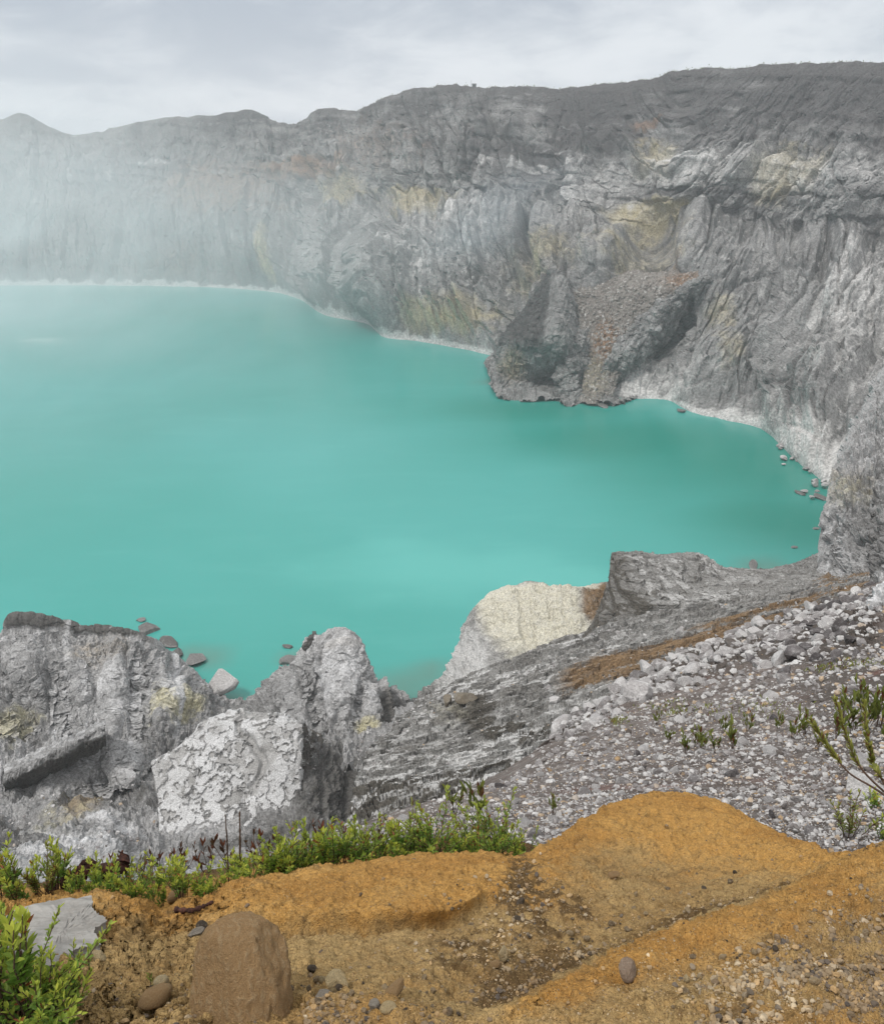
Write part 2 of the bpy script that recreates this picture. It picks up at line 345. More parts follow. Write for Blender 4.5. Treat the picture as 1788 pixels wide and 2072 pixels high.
tl = lobe([[(1170, 812, Yl(815)), (1200, 820, Yl(822)), (1235, 815, Yl(815))],
           [(1180, 740, 632), (1215, 750, 624), (1260, 740, 626)],
           [(1168, 640, 676), (1240, 650, 660), (1340, 650, 656)],
           [(1160, 590, 705), (1250, 575, 690), (1420, 575, 665)],
           [(1190, 575, 716), (1280, 552, 714), (1455, 548, 676)],
           [(1190, 580, 770), (1280, 570, 770), (1455, 560, 740)]], 260, [40, 60, 60, 25, 10], 160, 1.6, 9, 0.)
q = tl.flat; v4, e4, r4 = facet(q, 1.9, 170); v5, e5, r5 = facet(q, 1., 171)
tl.push(.55 * v4 + .3 * v5)
tag(tl.obj('talus_slope', m_talus, (.3 * tl.blob(1200, 760, 40, 50, .8), (r4 > .83) * .4 + (r5 > .85) * .3, (r4 < .14) * .3 + (r5 < .12) * .25, .55 * tl.blob(1225, 690, 30, 50, .7) * (r4 < .6) + .5 * tl.blob(1400, 570, 60, 20, .8)), smooth=False), kind='structure')
rb = lobe([[(1205, 818, Yl(820)), (1235, 822, Yl(823)), (1290, 806, Yl(806))],
           [(1205, 780, Yl(803, 8)), (1240, 790, Yl(806, 10)), (1300, 780, Yl(800, 24))],
           [(1225, 730, 622), (1265, 725, 620), (1330, 710, 652)],
           [(1275, 665, 648), (1310, 655, 638), (1365, 660, 660)],
           [(1340, 610, 662), (1370, 598, 650), (1405, 605, 668)],
           [(1400, 580, 668), (1425, 565, 660), (1445, 568, 672)],
           [(1412, 585, 720), (1435, 572, 720), (1450, 575, 720)]], 130, [12, 45, 50, 45, 30, 10], 180, 2.4, 14, .5)
ub = rb.arc(); lin = fbm(np.stack([ub / 4.5 + .5 * rb.n, rb.flat[:, 2] / 60, ub * 0], -1), 1, 3, 193, ridge=True); rb.push(1.5 * lin + 1. * facet(rb.flat, (9, 9, 7), 194, .8)[0] + .4 * facet(rb.flat, (3, 3, 3), 195)[0])
tag(rb.obj('rock_rib', m_butt, (None, sstep(.2, .6, rb.n) * .2 + .22 * sstep(.35, .7, lin), .08 + .35 * sstep(0, .5, -rb.n - .5 * lin), None), smooth=False), 'long dark rib of rock slanting down beside the stony talus to the lake', 'rock rib')
# ================================================================ ridges, slabs and scree on the near shore
def WL(px, py): return (px, py, None)
m_ash = rock_mat('eroded_ash', 16, (.22, .217, .214), (.33, .327, .325), (.46, .457, .458), sulphur=(.44, .41, .28), crust=(.54, .54, .545), dark_tone=(.1, .096, .09), rust=(.33, .26, .17), zs=.45, bump=.55)
m_flake = rock_mat('flaking_slab', 9, (.31, .305, .298), (.39, .385, .378), (.46, .457, .45), crust=(.5, .5, .5), dark_tone=(.1, .092, .082), zs=1., bump=.35)
m_strata = rock_mat('bedded_ash', 14, (.18, .174, .164), (.27, .265, .255), (.38, .375, .365), sulphur=(.54, .515, .425), crust=(.47, .465, .455), dark_tone=(.09, .082, .07), rust=(.2, .132, .072), zs=1.6, bump=.7, strata=1.)
m_scree = rock_mat('scree_ground', 3, (.12, .097, .086), (.19, .16, .145), (.29, .262, .245), sulphur=(.36, .25, .12), crust=(.5, .49, .48), dark_tone=(.09, .075, .065), rust=(.2, .1, .08), zs=1., bump=.2)

# ground of the gully between the outcrops
G_ROWS = [[(-700, 1950, 4.5), (300, 1900, 4.5), (1150, 1800, 4.5)],
          [(-700, 1830, 22), (300, 1800, 22), (1150, 1760, 22)],
          [(-700, 1800, 65), (0, 1790, 70), (330, 1775, 70), (700, 1750, 70), (1150, 1720, 75)],
          [(-600, 1760, 110), (0, 1735, 118), (200, 1735, 120), (330, 1778, 118), (620, 1755, 120), (720, 1715, 120), (800, 1690, 116), (1100, 1640, 110)],
          [(-600, 1700, 150), (0, 1660, 160), (130, 1650, 165), (200, 1655, 166), (330, 1735, 150), (620, 1705, 152), (700, 1640, 172), (800, 1580, 158), (1100, 1560, 130)],
          [(-600, 1600, 190), (0, 1590, 190), (180, 1600, 190), (330, 1560, 190), (620, 1530, 185), (720, 1500, 196), (830, 1480, 190), (1100, 1480, 165)],
          [(-600, 1480, 225), (0, 1480, 225), (330, 1490, 215), (480, 1440, 238), (620, 1450, 225), (800, 1440, 232), (860, 1420, 230), (1100, 1400, 210)],
          [(-600, 1400, 255), (0, 1400, 252), (480, 1432, 246), (800, 1432, 244), (870, 1420, 240), (1100, 1350, 230)],
          [(-600, 1440, 262), (0, 1440, 262), (480, 1450, 262), (800, 1450, 260), (1100, 1400, 255)]]
G = lobe([row([(-2200, r_[0][1] + 20, r_[0][2])] + r_, 680, (-100, 1100)) for r_ in G_ROWS], 680, [6, 16, 40, 70, 70, 60, 20, 8], 300, 2.6, 10, 1.8, fr=.3, keep=lambda s: np.broadcast_to(sstep(1.6, 3.3, s.t)[:, None], (s.nv, s.nu)).reshape(-1))
tag(G.obj('gully_ground', m_ash, (.35 * G.blob(130, 1660, 60, 25, .9, 1.2, fbm(G.flat, 5, 4, 326)), sstep(.05, .6, G.n) * .35 + .35 * G.blob(250, 1700, 160, 60), .3 + .4 * sstep(-.05, .4, -fbm(G.flat, (16, 16, 10), 4, 328)) + .55 * G.blob(180, 1615, 40, 22, .8) + .5 * G.blob(690, 1600, 70, 70, .8), .5 * G.blob(160, 1640, 40, 20, .8)), smooth=False), kind='structure')  # gully shade put into the ground colour, strongest in the hollow

gb = lambda x, y, rx, ry: G.blob(x, y, rx, ry, .95, .4, G.n)
G.push(-6 * gb(180, 1615, 45, 30) + 5 * gb(270, 1640, 35, 60) + 4 * gb(70, 1640, 60, 40) - 3 * gb(130, 1690, 60, 20) + 4 * gb(230, 1740, 70, 25) - 4 * gb(690, 1600, 30, 60) + 4 * gb(760, 1560, 30, 40))
# big fluted ridge
R1 = lobe([[(-260, 1660, 172), (0, 1655, 172), (100, 1650, 172), (190, 1635, 178), (270, 1600, 184), (340, 1540, 196), (430, 1480, 216), (495, 1448, 240)],
           [(-260, 1560, 190), (0, 1560, 190), (100, 1545, 192), (210, 1520, 196), (290, 1480, 205), (360, 1450, 215), (430, 1440, 228), (495, 1444, 243)],
           [(-260, 1460, 210), (0, 1460, 208), (100, 1445, 211), (200, 1440, 213), (300, 1420, 219), (380, 1410, 228), (430, 1420, 236), (495, 1440, 244.5)],
           [(-260, 1400, 224), (0, 1370, 221), (60, 1350, 222), (130, 1340, 224), (200, 1345, 228), (290, 1350, 232), (360, 1370, 239), (410, 1395, 245), (495, 1438, 245)],
           [(-260, 1350, 234), (0, 1310, 232), (40, 1290, 232), (110, 1290, 233), (200, 1300, 236), (290, 1315, 240), (350, 1355, 245), (408, 1386, 248), (495, 1436, 246)],
           [(-260, 1340, 240), (-40, 1310, 238), (4, 1290, 236), (24, 1249, 234), (75, 1250, 235), (110, 1259, 237), (200, 1272, 241), (270, 1283, 244), (300, 1293, 245), (340, 1318, 248), (388, 1352, 250), (405, 1374, 251), (445, 1424, 247.5), (495, 1436, 246.5)],
           [(-260, 1350, 262), (-40, 1320, 262), (4, 1300, 260), (24, 1275, 252), (75, 1275, 254), (200, 1295, 262), (300, 1315, 268), (340, 1340, 266), (388, 1375, 262), (445, 1440, 255), (495, 1450, 252)],
           [(-260, 1440, 290), (24, 1420, 285), (200, 1420, 285), (340, 1420, 278), (388, 1450, 270), (495, 1470, 256)]], 640, [60, 80, 90, 80, 55, 22, 14], 320, 2.2, 10, 2.6, fr=.22,
          keep=lambda s: np.broadcast_to((1 - .78 * sstep(3.7, 4.8, s.t))[:, None], (s.nv, s.nu)).reshape(-1))
bb = lambda x, y, rx, ry: R1.tent(x + 8 * vnoise(np.array([[x, y, 0]]) / 3.3)[0], y, rx * 1.5, ry * 1.25, .25 * math.sin(x))
qq = np.stack([R1.arc() + 4 * R1.n, R1.flat[:, 2] * .25, R1.arc() * 0], -1); R1.push((2.2 * (fbm(qq, (9, 30, 1), 2, 345, ridge=True) - .4) + 1.2 * (fbm(qq, (3.6, 14, 1), 3, 346, ridge=True) - .4)) * np.broadcast_to((1 - sstep(3.9, 4.6, R1.t))[:, None], (R1.nv, R1.nu)).reshape(-1), np.broadcast_to(np.array([0, -.9, .4]), R1.G.shape))
R1.push(.7 * (5 * bb(62, 1375, 24, 70) + 6 * bb(235, 1410, 26, 60) + 5.5 * bb(335, 1425, 28, 50) + 4 * bb(160, 1380, 18, 50) - 5 * bb(118, 1420, 20, 70) - 4.5 * bb(285, 1420, 18, 60) - 4 * bb(30, 1480, 40, 20) + 4 * bb(140, 1570, 60, 40) - 6 * bb(185, 1620, 40, 30) + 5 * bb(260, 1560, 30, 50)))
tcap = np.broadcast_to(R1.t[:, None], (R1.nv, R1.nu)).reshape(-1); xx = R1.px.reshape(-1)
capm = sstep(4.45, 4.7, tcap + .3 * R1.n + .12 * (R1.r2 - .5)) * (1 - sstep(5.0, 5.1, tcap)) * sstep(5, 30, xx) * (1 - sstep(250, 330, xx))
R1.push(capm * (.7 + .8 * R1.r2))
tag(R1.obj('ash_ridge', m_ash, (.55 * R1.blob(20, 1470, 50, 30, .9, 1.2, fbm(R1.flat, 5, 4, 325)) + .8 * R1.blob(362, 1438, 40, 24, .9, 1.2, fbm(R1.flat, 5, 4, 325)), sstep(-.1, .5, fbm(np.stack([R1.arc(), R1.flat[:, 2] * .3, R1.arc() * 0], -1), (7, 9, 1), 4, 329)) * .55 + .3 * R1.blob(300, 1400, 120, 60), .85 * capm + .42 * sstep(-.05, .4, -fbm(np.stack([R1.arc(), R1.flat[:, 2] * .4, R1.arc() * 0], -1), (14, 16, 1), 4, 327)) + .3 * R1.blob(40, 1450, 60, 30, .7), .35 * R1.blob(200, 1320, 60, 35, .8)), smooth=False),
    'broad fluted grey ash ridge with a dark cap rock along its crest above the water', 'rock ridge')
fin = lobe([[(10, 1610, 180), (60, 1590, 181), (120, 1560, 182), (215, 1510, 186)], [(8, 1582, 176), (60, 1560, 177), (120, 1530, 179), (213, 1484, 183)], [(8, 1566, 176.5), (60, 1545, 177.5), (120, 1515, 179.5), (212, 1470, 183.5)], [(8, 1554, 181), (60, 1531, 182), (120, 1501, 184), (212, 1460, 188)], [(8, 1575, 194), (60, 1550, 195), (120, 1522, 197), (212, 1480, 201)]], 170, [22, 5, 16, 6], 360, .7, 6, .5)
tf = np.broadcast_to(fin.t[:, None], (fin.nv, fin.nu)).reshape(-1)
tag(fin.obj('rock_fin', m_ash, (None, sstep(1.6, 2.2, tf) * .3, (1 - sstep(.9, 1.2, tf)) * .8, None), smooth=False), 'straight dark-edged fin of rock slanting across the fluted ash slope', 'rock fin')

# spire
SPR = lobe([[(470, 1500, 205), (560, 1540, 192), (650, 1570, 184), (720, 1570, 184), (770, 1540, 190), (800, 1500, 205), (840, 1450, 218)],
            [(478, 1470, 220), (560, 1480, 208), (640, 1490, 199), (710, 1490, 199), (765, 1495, 200), (800, 1480, 209), (836, 1446, 222)],
            [(486, 1448, 235), (560, 1430, 222), (625, 1415, 212), (690, 1410, 210), (748, 1430, 210), (798, 1440, 217), (830, 1442, 230)],
            [(488, 1440, 242), (550, 1400, 233), (605, 1365, 225), (680, 1345, 220), (738, 1365, 220), (800, 1412, 221), (826, 1441, 238)],
            [(490, 1436, 245), (520, 1408, 243), (566, 1372, 239), (600, 1345, 235), (616, 1310, 231.5), (632, 1300, 230), (642, 1296, 229), (666, 1290, 228), (700, 1291, 228), (722, 1307, 228.5), (743, 1352, 228), (757, 1386, 226), (790, 1391, 223), (804, 1408, 224), (822, 1441, 244)],
            [(490, 1435, 246.5), (520, 1406, 247), (566, 1370, 244), (600, 1344, 241), (617, 1305, 237), (632, 1293, 235), (642, 1290, 233), (666, 1284, 232), (700, 1285, 232), (722, 1301, 233), (743, 1350, 233), (757, 1384, 232), (790, 1390, 229), (804, 1406, 230), (822, 1440, 246)],
            [(490, 1460, 256), (566, 1420, 262), (617, 1380, 262), (666, 1370, 262), (722, 1380, 262), (757, 1420, 258), (804, 1440, 254), (822, 1460, 252)]], 400, [60, 70, 70, 60, 12, 14], 380, 2.2, 8, 2.6, fr=.4,
           keep=lambda s: np.broadcast_to((1 - .4 * sstep(3.2, 4., s.t))[:, None], (s.nv, s.nu)).reshape(-1))
SPR.push(3.5 * SPR.tent(690, 1380, 40, 110, .1) + 3 * SPR.tent(600, 1430, 26, 60, -.4) + 3 * SPR.tent(745, 1440, 20, 60) - 3 * SPR.tent(640, 1420, 24, 70, -.3) - 2.5 * SPR.tent(715, 1440, 16, 60, .2))
tag(SPR.obj('rock_spire', m_ash, (.8 * SPR.blob(742, 1478, 24, 22, .6, .4, SPR.n), .45 * SPR.blob(690, 1330, 60, 50, .8) + .3 * SPR.blob(700, 1420, 70, 60) + sstep(.2, .6, SPR.n) * .2, .95 * SPR.blob(780, 1440, 20, 45, .5) + .6 * SPR.blob(650, 1510, 40, 30, .8), .3 * SPR.blob(690, 1310, 40, 14)), smooth=False), 'pale grey rock spire with a blunt top rising between two inlets of the lake', 'rock spire')  # dark flank patch paints the spire's shaded face into the colour
# dark broken horn against the spire's flank
horn = lobe([[(606, 1345, 233), (622, 1350, 230), (640, 1340, 230)], [(608, 1322, 233), (624, 1318, 230.5), (648, 1312, 230)], [(618, 1300, 233), (630, 1290, 231), (652, 1296, 231)], [(624, 1290, 234), (634, 1281, 233), (650, 1288, 233)], [(624, 1300, 240), (634, 1292, 240), (650, 1296, 240)]], 60, [20, 20, 10, 6], 395, .6, 3, .3)
tag(horn.obj('rock_horn', m_ash, (None, None, .85 + 0 * horn.n, None), smooth=False), 'small dark jagged horn of rock leaning on the pale spire', 'rock')

# flaking slab
SL = Surf([[(318, 1790, 140), (450, 1790, 138), (600, 1750, 140), (625, 1740, 146), (700, 1690, 158)],
           [(322, 1730, 155), (450, 1735, 152), (606, 1700, 155), (622, 1690, 164), (700, 1650, 172)],
           [(318, 1640, 166), (450, 1640, 164), (608, 1620, 166), (626, 1615, 175), (700, 1590, 182)],
           [(312, 1580, 173), (450, 1560, 172), (610, 1540, 173), (628, 1540, 182), (690, 1540, 188)],
           [(306, 1541, 178), (450, 1500, 179), (612, 1482, 179), (628, 1490, 188), (676, 1510, 193)],
           [(352, 1512, 182), (462, 1462, 184), (612, 1462, 182), (626, 1475, 190), (665, 1495, 195)],
           [(398, 1468, 187), (474, 1438, 188), (606, 1456, 185), (620, 1470, 193), (655, 1490, 198)],
           [(400, 1490, 198), (474, 1466, 199), (606, 1480, 196), (618, 1490, 204), (650, 1505, 206)]], 520, [30, 60, 50, 45, 30, 25, 8])
p = SL.flat; n = fbm(p, 12, 3, 401)
pc = np.stack([SL.arc(), -p[:, 2] * .95 + p[:, 1] * .6, p[:, 0] * 0], -1)
fold = pc[:, 1] * .75 + pc[:, 0] * .62                     # lines of broken plates run diagonally
v, e, r = facet(p + 1.2 * fbm(p, 2.5, 3, 405)[:, None], (6, 6, 4.5), 402, .35); v2, e2, r2 = facet(p + .6 * fbm(p, 1.2, 2, 406)[:, None], (1.7, 1.7, 1.3), 403, .3)
f1 = fbm(p, (7.5, 7.5, 5), 4, 407); f2 = fbm(p, 2, 3, 408)
plate = sstep(-.02, .02, .8 * f1 + .5 * f2 + .3 * v2 - .02 + .2 * v) ; plate2 = sstep(.0, .03, .6 * fbm(p, (5, 5, 4), 4, 409) + .35 * f2 + .35 * v2 + .06)
rid = np.abs(np.mod(fold / 15 + .25 * n, 1) - .5)
crk = (1 - sstep(.02, .07, rid)) * SL.blob(500, 1530, 120, 80, .8)
hf = (1.7 * f1 + .5 * f2 + fold / 34 + .4 * v + .22 * v2 + .5 * n) * 1.25; lv = np.floor(hf); fr_ = hf - lv
SL.push(1.0 * n + .5 * (lv + sstep(.86, 1, fr_)) - .5 * 1.25 * fold / 34 + .1 * v2 + .12 * f2 - 1.4 * crk)
lh = np.mod(np.sin(lv * 12.9898) * 43758.5453, 1); lh2 = np.mod(np.sin(lv * 7.233 + np.floor(r * 6) * 3.1) * 9758.5, 1); hole = (r2 > .9) * (e2 > .4); SL.push(-.5 * hole)
side = sstep(608, 622, SL.px.reshape(-1) + 6 * n)  # side of the slab turned from the light, its shade painted dark below
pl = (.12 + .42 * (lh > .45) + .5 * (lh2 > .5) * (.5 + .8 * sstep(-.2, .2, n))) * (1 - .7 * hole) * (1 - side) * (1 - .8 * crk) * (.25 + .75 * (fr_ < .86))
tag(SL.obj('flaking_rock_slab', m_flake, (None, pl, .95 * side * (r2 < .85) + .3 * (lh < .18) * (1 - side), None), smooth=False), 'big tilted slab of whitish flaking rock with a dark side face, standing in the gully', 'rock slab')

# bedded platform and hump
def terrace(s, step, warp, strength=.85, tilt=None, vary=30, seed=500, dip=.3):
    p = s.flat
    if tilt is None:
        A = np.c_[p[:, 0], p[:, 1], np.ones(len(p))]; a, b, _ = np.linalg.lstsq(A[::7], p[::7, 2], rcond=None)[0]; tilt = (-a * .93, -b + dip)
    w = fbm(p, (vary * 1.8, vary * .9, vary * .7), 4, seed) * warp + .42 * warp * fbm(p, (vary / 2, vary / 5, vary / 6), 3, seed + 5) + .3 * warp * facet(p, (vary / 5, vary / 10, vary / 10), seed + 6)[0]
    h = (p[:, 2] + tilt[0] * p[:, 0] + tilt[1] * p[:, 1]) / step + w
    f = h - np.floor(h); g = sstep(.62, .95, f)
    dz = (g - f) * step * strength
    s.G = s.G + np.stack([0 * dz, 0 * dz, dz], -1).reshape(s.nv, s.nu, 3)
    return f, np.floor(h)
T = Surf([[(690, 1700, 112), (860, 1690, 105), (1000, 1640, 95), (1200, 1540, 88), (1400, 1440, 92), (1560, 1330, 115), (1760, 1280, 140)],
          [(715, 1590, 142), (845, 1572, 132), (1000, 1560, 120), (1150, 1510, 112), (1300, 1430, 113), (1450, 1350, 123), (1600, 1285, 140), (1760, 1250, 160)],
          [(735, 1545, 156), (850, 1530, 148), (1000, 1520, 135), (1150, 1470, 126), (1300, 1390, 130), (1450, 1320, 138), (1600, 1270, 152), (1760, 1240, 168)],
          [(770, 1490, 176), (850, 1465, 168), (1000, 1445, 158), (1150, 1405, 152), (1300, 1350, 153), (1450, 1295, 160), (1600, 1250, 172), (1760, 1220, 188)],
          [(800, 1450, 200), (875, 1410, 190), (1000, 1365, 186), (1150, 1315, 186), (1300, 1284, 192), (1450, 1252, 198), (1600, 1216, 208), (1760, 1190, 220)],
          [(812, 1440, 222), (920, 1378, 212), (1050, 1326, 211), (1180, 1280, 214), (1260, 1245, 221), (1420, 1225, 228), (1600, 1185, 238), (1760, 1160, 250)],
          [(812, 1450, 240), (920, 1400, 230), (1050, 1350, 235), (1180, 1310, 240), (1260, 1270, 245), (1420, 1240, 250), (1600, 1200, 262), (1760, 1180, 275)]], 760, [40, 50, 80, 110, 60, 16])
p = T.flat; tt = np.broadcast_to(T.t[:, None], (T.nv, T.nu)).reshape(-1); n = fbm(p, 18, 4, 500)
T.push(3.2 * fbm(p, 30, 4, 511) + 1.2 * n)
f, lev = terrace(T, 2.9, 1.15, .97, None, 30, 501, .17); f2, lev2 = terrace(T, .7, .9, .9, None, 16, 521, .17)
v, e, r = facet(T.flat, (3.2, 3.2, 1.4), 530); v2, e2, r2 = facet(T.flat, (1.1, 1.1, .6), 531)
T.push(.14 * v + .07 * v2)
lr = np.mod(np.sin(lev * 12.9898) * 43758.5453, 1); lr2 = np.mod(np.sin(lev2 * 78.233) * 9758.5, 1)
px_, py_ = T.px.reshape(-1), T.py.reshape(-1)
band = sstep(0, 30, py_ - (1330 - .33 * (px_ - 1150))) * (1 - sstep(60, 100, py_ - (1330 - .33 * (px_ - 1150)))) * sstep(1080, 1180, px_)
tag(T.obj('bedded_platform', m_strata, (.3 * T.blob(900, 1440, 60, 30, .7), (.6 + .7 * lr) * (f < .72) * (f2 < .85) * (1 - band) * (.35 + .75 * sstep(-.25, .2, n)) * (1 - .75 * sstep(0, 140, px_ - 1230)), (f > .74) * .3 * (1 - band) + .15 * (f2 > .8) + .75 * T.blob(950, 1425, 40, 25, .5, .3, n) + .6 * T.blob(1030, 1470, 70, 18, .5, .3, n) + .8 * (1 - sstep(.9, 1.3, tt)), band * sstep(.25, .6, lr2 + .8 * n) * .7), smooth=False), 'wide platform of bedded grey ash broken into stepped pale layers above the near shore', 'rock platform')
HM = Surf([[(1170, 1300, 206), (1260, 1280, 208), (1330, 1268, 212), (1440, 1256, 220), (1560, 1226, 230), (1740, 1196, 240)],
           [(1195, 1262, 217), (1268, 1256, 217), (1325, 1246, 221), (1440, 1238, 226), (1560, 1214, 236), (1740, 1190, 246)],
           [(1215, 1215, 228), (1262, 1208, 226), (1310, 1212, 226), (1440, 1222, 232), (1560, 1202, 243), (1740, 1180, 256)],
           [(1232, 1170, 238), (1256, 1160, 236), (1310, 1180, 235), (1440, 1205, 240), (1560, 1185, 252), (1740, 1165, 268)],
           [(1235, 1138, 246), (1262, 1132, 246), (1330, 1150, 248), (1440, 1178, 254), (1560, 1168, 266), (1740, 1145, 285)],
           [(1237, 1119, 256), (1290, 1115, 261), (1345, 1124, 264), (1400, 1120, 270), (1425, 1127, 272), (1470, 1150, 276), (1530, 1151, 286), (1600, 1140, 302), (1660, 1118, 322), (1740, 1090, 340)],
           [(1240, 1150, 290), (1290, 1148, 295), (1400, 1150, 300), (1470, 1175, 305), (1530, 1172, 315), (1600, 1165, 328), (1660, 1150, 336), (1740, 1120, 350)],
           [(1240, 1230, 320), (1400, 1220, 330), (1530, 1200, 338), (1740, 1180, 352)]], 640, [14, 50, 60, 60, 60, 24, 10])
p = HM.flat; n = fbm(p, 16, 4, 550)
HM.push((2.2 * fbm(p, 22, 4, 551) + .8 * n) * np.broadcast_to((1 - .6 * sstep(4.5, 5, HM.t))[:, None], (HM.nv, HM.nu)).reshape(-1))
f, lev = terrace(HM, 1.8, .6, .95, (.2, -.12), 40, 552); f2, lev2 = terrace(HM, .6, .45, .9, (.2, -.12), 22, 553)
v, e, r = facet(HM.flat, (2.6, 2.6, 1.8), 560); v2, e2, r2 = facet(HM.flat, (1., 1., .9), 561)
HM.push(.2 * v + .08 * v2); lr = np.mod(np.sin(lev * 12.9898) * 43758.5453, 1)
px_, py_ = HM.px.reshape(-1), HM.py.reshape(-1); face = 1 - sstep(-25, 15, (px_ - 1262) - (py_ - 1120) * .55 - 10 * n)
tag(HM.obj('bedded_hump', m_strata, (None, .5 * (np.mod(np.sin(lev2 * 78.233) * 9758.5, 1) > .5) * (f2 < .5) * (1 - .8 * face) * (fbm(p, (4, 4, 1), 2, 566) > -.2) * (fbm(p, (9, 5, 2), 3, 565) > -.15) * (1 - .5 * sstep(1480, 1560, px_)), .45 * face + .3 * (f > .75) + .25 * (f2 > .75), .7 * sstep(0, 12, py_ - (1240 - .45 * (px_ - 1480))) * sstep(1440, 1500, px_) * (lr > .35)), smooth=False), 'dark hump of thin bedded layers with a steep broken end, beside the yellowish cliff', 'rock hump')
SC = lobe([[(852, 1425, 244), (900, 1400, 205), (985, 1372, 205), (1070, 1340, 207), (1130, 1318, 210), (1215, 1292, 213), (1290, 1270, 218)],
           [(850, 1418, 245), (905, 1380, 216), (985, 1345, 214), (1070, 1312, 216), (1130, 1296, 218), (1210, 1276, 220), (1280, 1262, 222)],
           [(850, 1412, 247), (915, 1345, 228), (985, 1290, 227), (1070, 1260, 229), (1140, 1250, 230), (1205, 1245, 230), (1270, 1250, 228)],
           [(850, 1410, 248), (918, 1338, 238), (945, 1275, 238), (985, 1232, 240), (1060, 1215, 241), (1140, 1212, 241), (1200, 1215, 239), (1262, 1225, 234)],
           [(850, 1408, 249), (912, 1340, 245), (936, 1278, 244), (958, 1240, 246), (1002, 1196, 252), (1030, 1189, 255), (1062, 1181, 256), (1098, 1180, 257), (1112, 1188, 257), (1165, 1190, 254), (1225, 1180, 250), (1258, 1190, 246)],
           [(850, 1425, 258), (912, 1390, 266), (958, 1300, 268), (1002, 1260, 272), (1062, 1240, 276), (1112, 1245, 276), (1165, 1240, 272), (1225, 1230, 268), (1258, 1240, 264)],
           [(850, 1450, 270), (958, 1390, 290), (1062, 1340, 300), (1165, 1320, 295), (1258, 1300, 285)]], 460, [12, 60, 65, 50, 18, 10], 580, 2.2, 8, 1.1, fr=.3, keep=lambda s: np.broadcast_to((1 - .6 * sstep(3.4, 4., s.t))[:, None], (s.nv, s.nu)).reshape(-1))
px_, py_ = SC.px.reshape(-1), SC.py.reshape(-1)
yel = SC.blob(1090, 1240, 120, 70, .6, .5, SC.n) + .7 * SC.blob(1010, 1210, 40, 30, .6)
tag(SC.obj('sulphur_cliff', m_strata, (yel * (1 - SC.blob(1225, 1225, 50, 45, .5, .3, SC.n)) + .5 * SC.blob(1190, 1185, 30, 12, .6), .6 * SC.blob(930, 1340, 50, 70, .7) + .25, None, .9 * SC.blob(1228, 1225, 48, 45, .5, .4, SC.n)), smooth=False), 'cream and pale yellow cliff dropping to the lake beside the dark bedded hump', 'cliff')

# steep pale cliff at the side
CL = lobe([[(1640, 1310, 205), (1700, 1290, 195), (1788, 1260, 185), (2100, 1200, 170)],
           [(1643, 1236, 258), (1700, 1215, 250), (1788, 1180, 240), (2100, 1100, 210)],
           [(1647, 1190, 272), (1700, 1150, 268), (1788, 1100, 258), (2100, 1000, 225)],
           [(1652, 1140, 284), (1690, 1040, 290), (1788, 960, 300), (2100, 900, 240)],
           [(1655, 1105, 296), (1668, 1040, 304), (1684, 975, 314), (1706, 915, 330), (1738, 850, 350), (1788, 770, 372), (2100, 480, 380)],
           [(1658, 1100, 305), (1671, 1034, 315), (1688, 968, 328), (1710, 906, 348), (1742, 840, 372), (1788, 755, 400), (2100, 460, 420)],
           [(1668, 1150, 330), (1688, 1090, 345), (1712, 1030, 360), (1750, 960, 372), (1788, 900, 385), (2100, 760, 380)],
           [(1676, 1240, 345), (1712, 1180, 372), (1788, 1050, 400), (2100, 900, 400)]], 330, [14, 60, 70, 70, 14, 12, 10], 600, 2.6, 9, 1.6, fr=1.5, keep=lambda s: (np.broadcast_to((1 - .5 * sstep(3.4, 4., s.t))[:, None], (s.nv, s.nu)) * np.broadcast_to(sstep(-.05, .12, np.linspace(0, 1, s.nu))[None], (s.nv, s.nu))).reshape(-1))
qq = np.stack([CL.arc() + 3 * CL.n, CL.flat[:, 2] * .25, CL.arc() * 0], -1); CL.push((3.4 * (fbm(qq, (11, 30, 1), 2, 645, ridge=True) - .4) + 1.6 * (fbm(qq, (4, 12, 1), 3, 646, ridge=True) - .4)), np.broadcast_to(np.array([-.3, -.9, .3]), CL.G.shape))
tag(CL.obj('steep_cliff', m_ash, (.35 * CL.blob(1720, 1000, 50, 40, .8), .35 * CL.blob(1690, 1120, 40, 80, .7) + sstep(.1, .6, CL.n) * .25, .5 * CL.blob(1770, 1080, 40, 60, .8, .6, CL.n), .25 * CL.blob(1720, 980, 60, 40)), smooth=False), 'steep pale grey cliff face at the corner of the lake above the boulder pile', 'cliff')

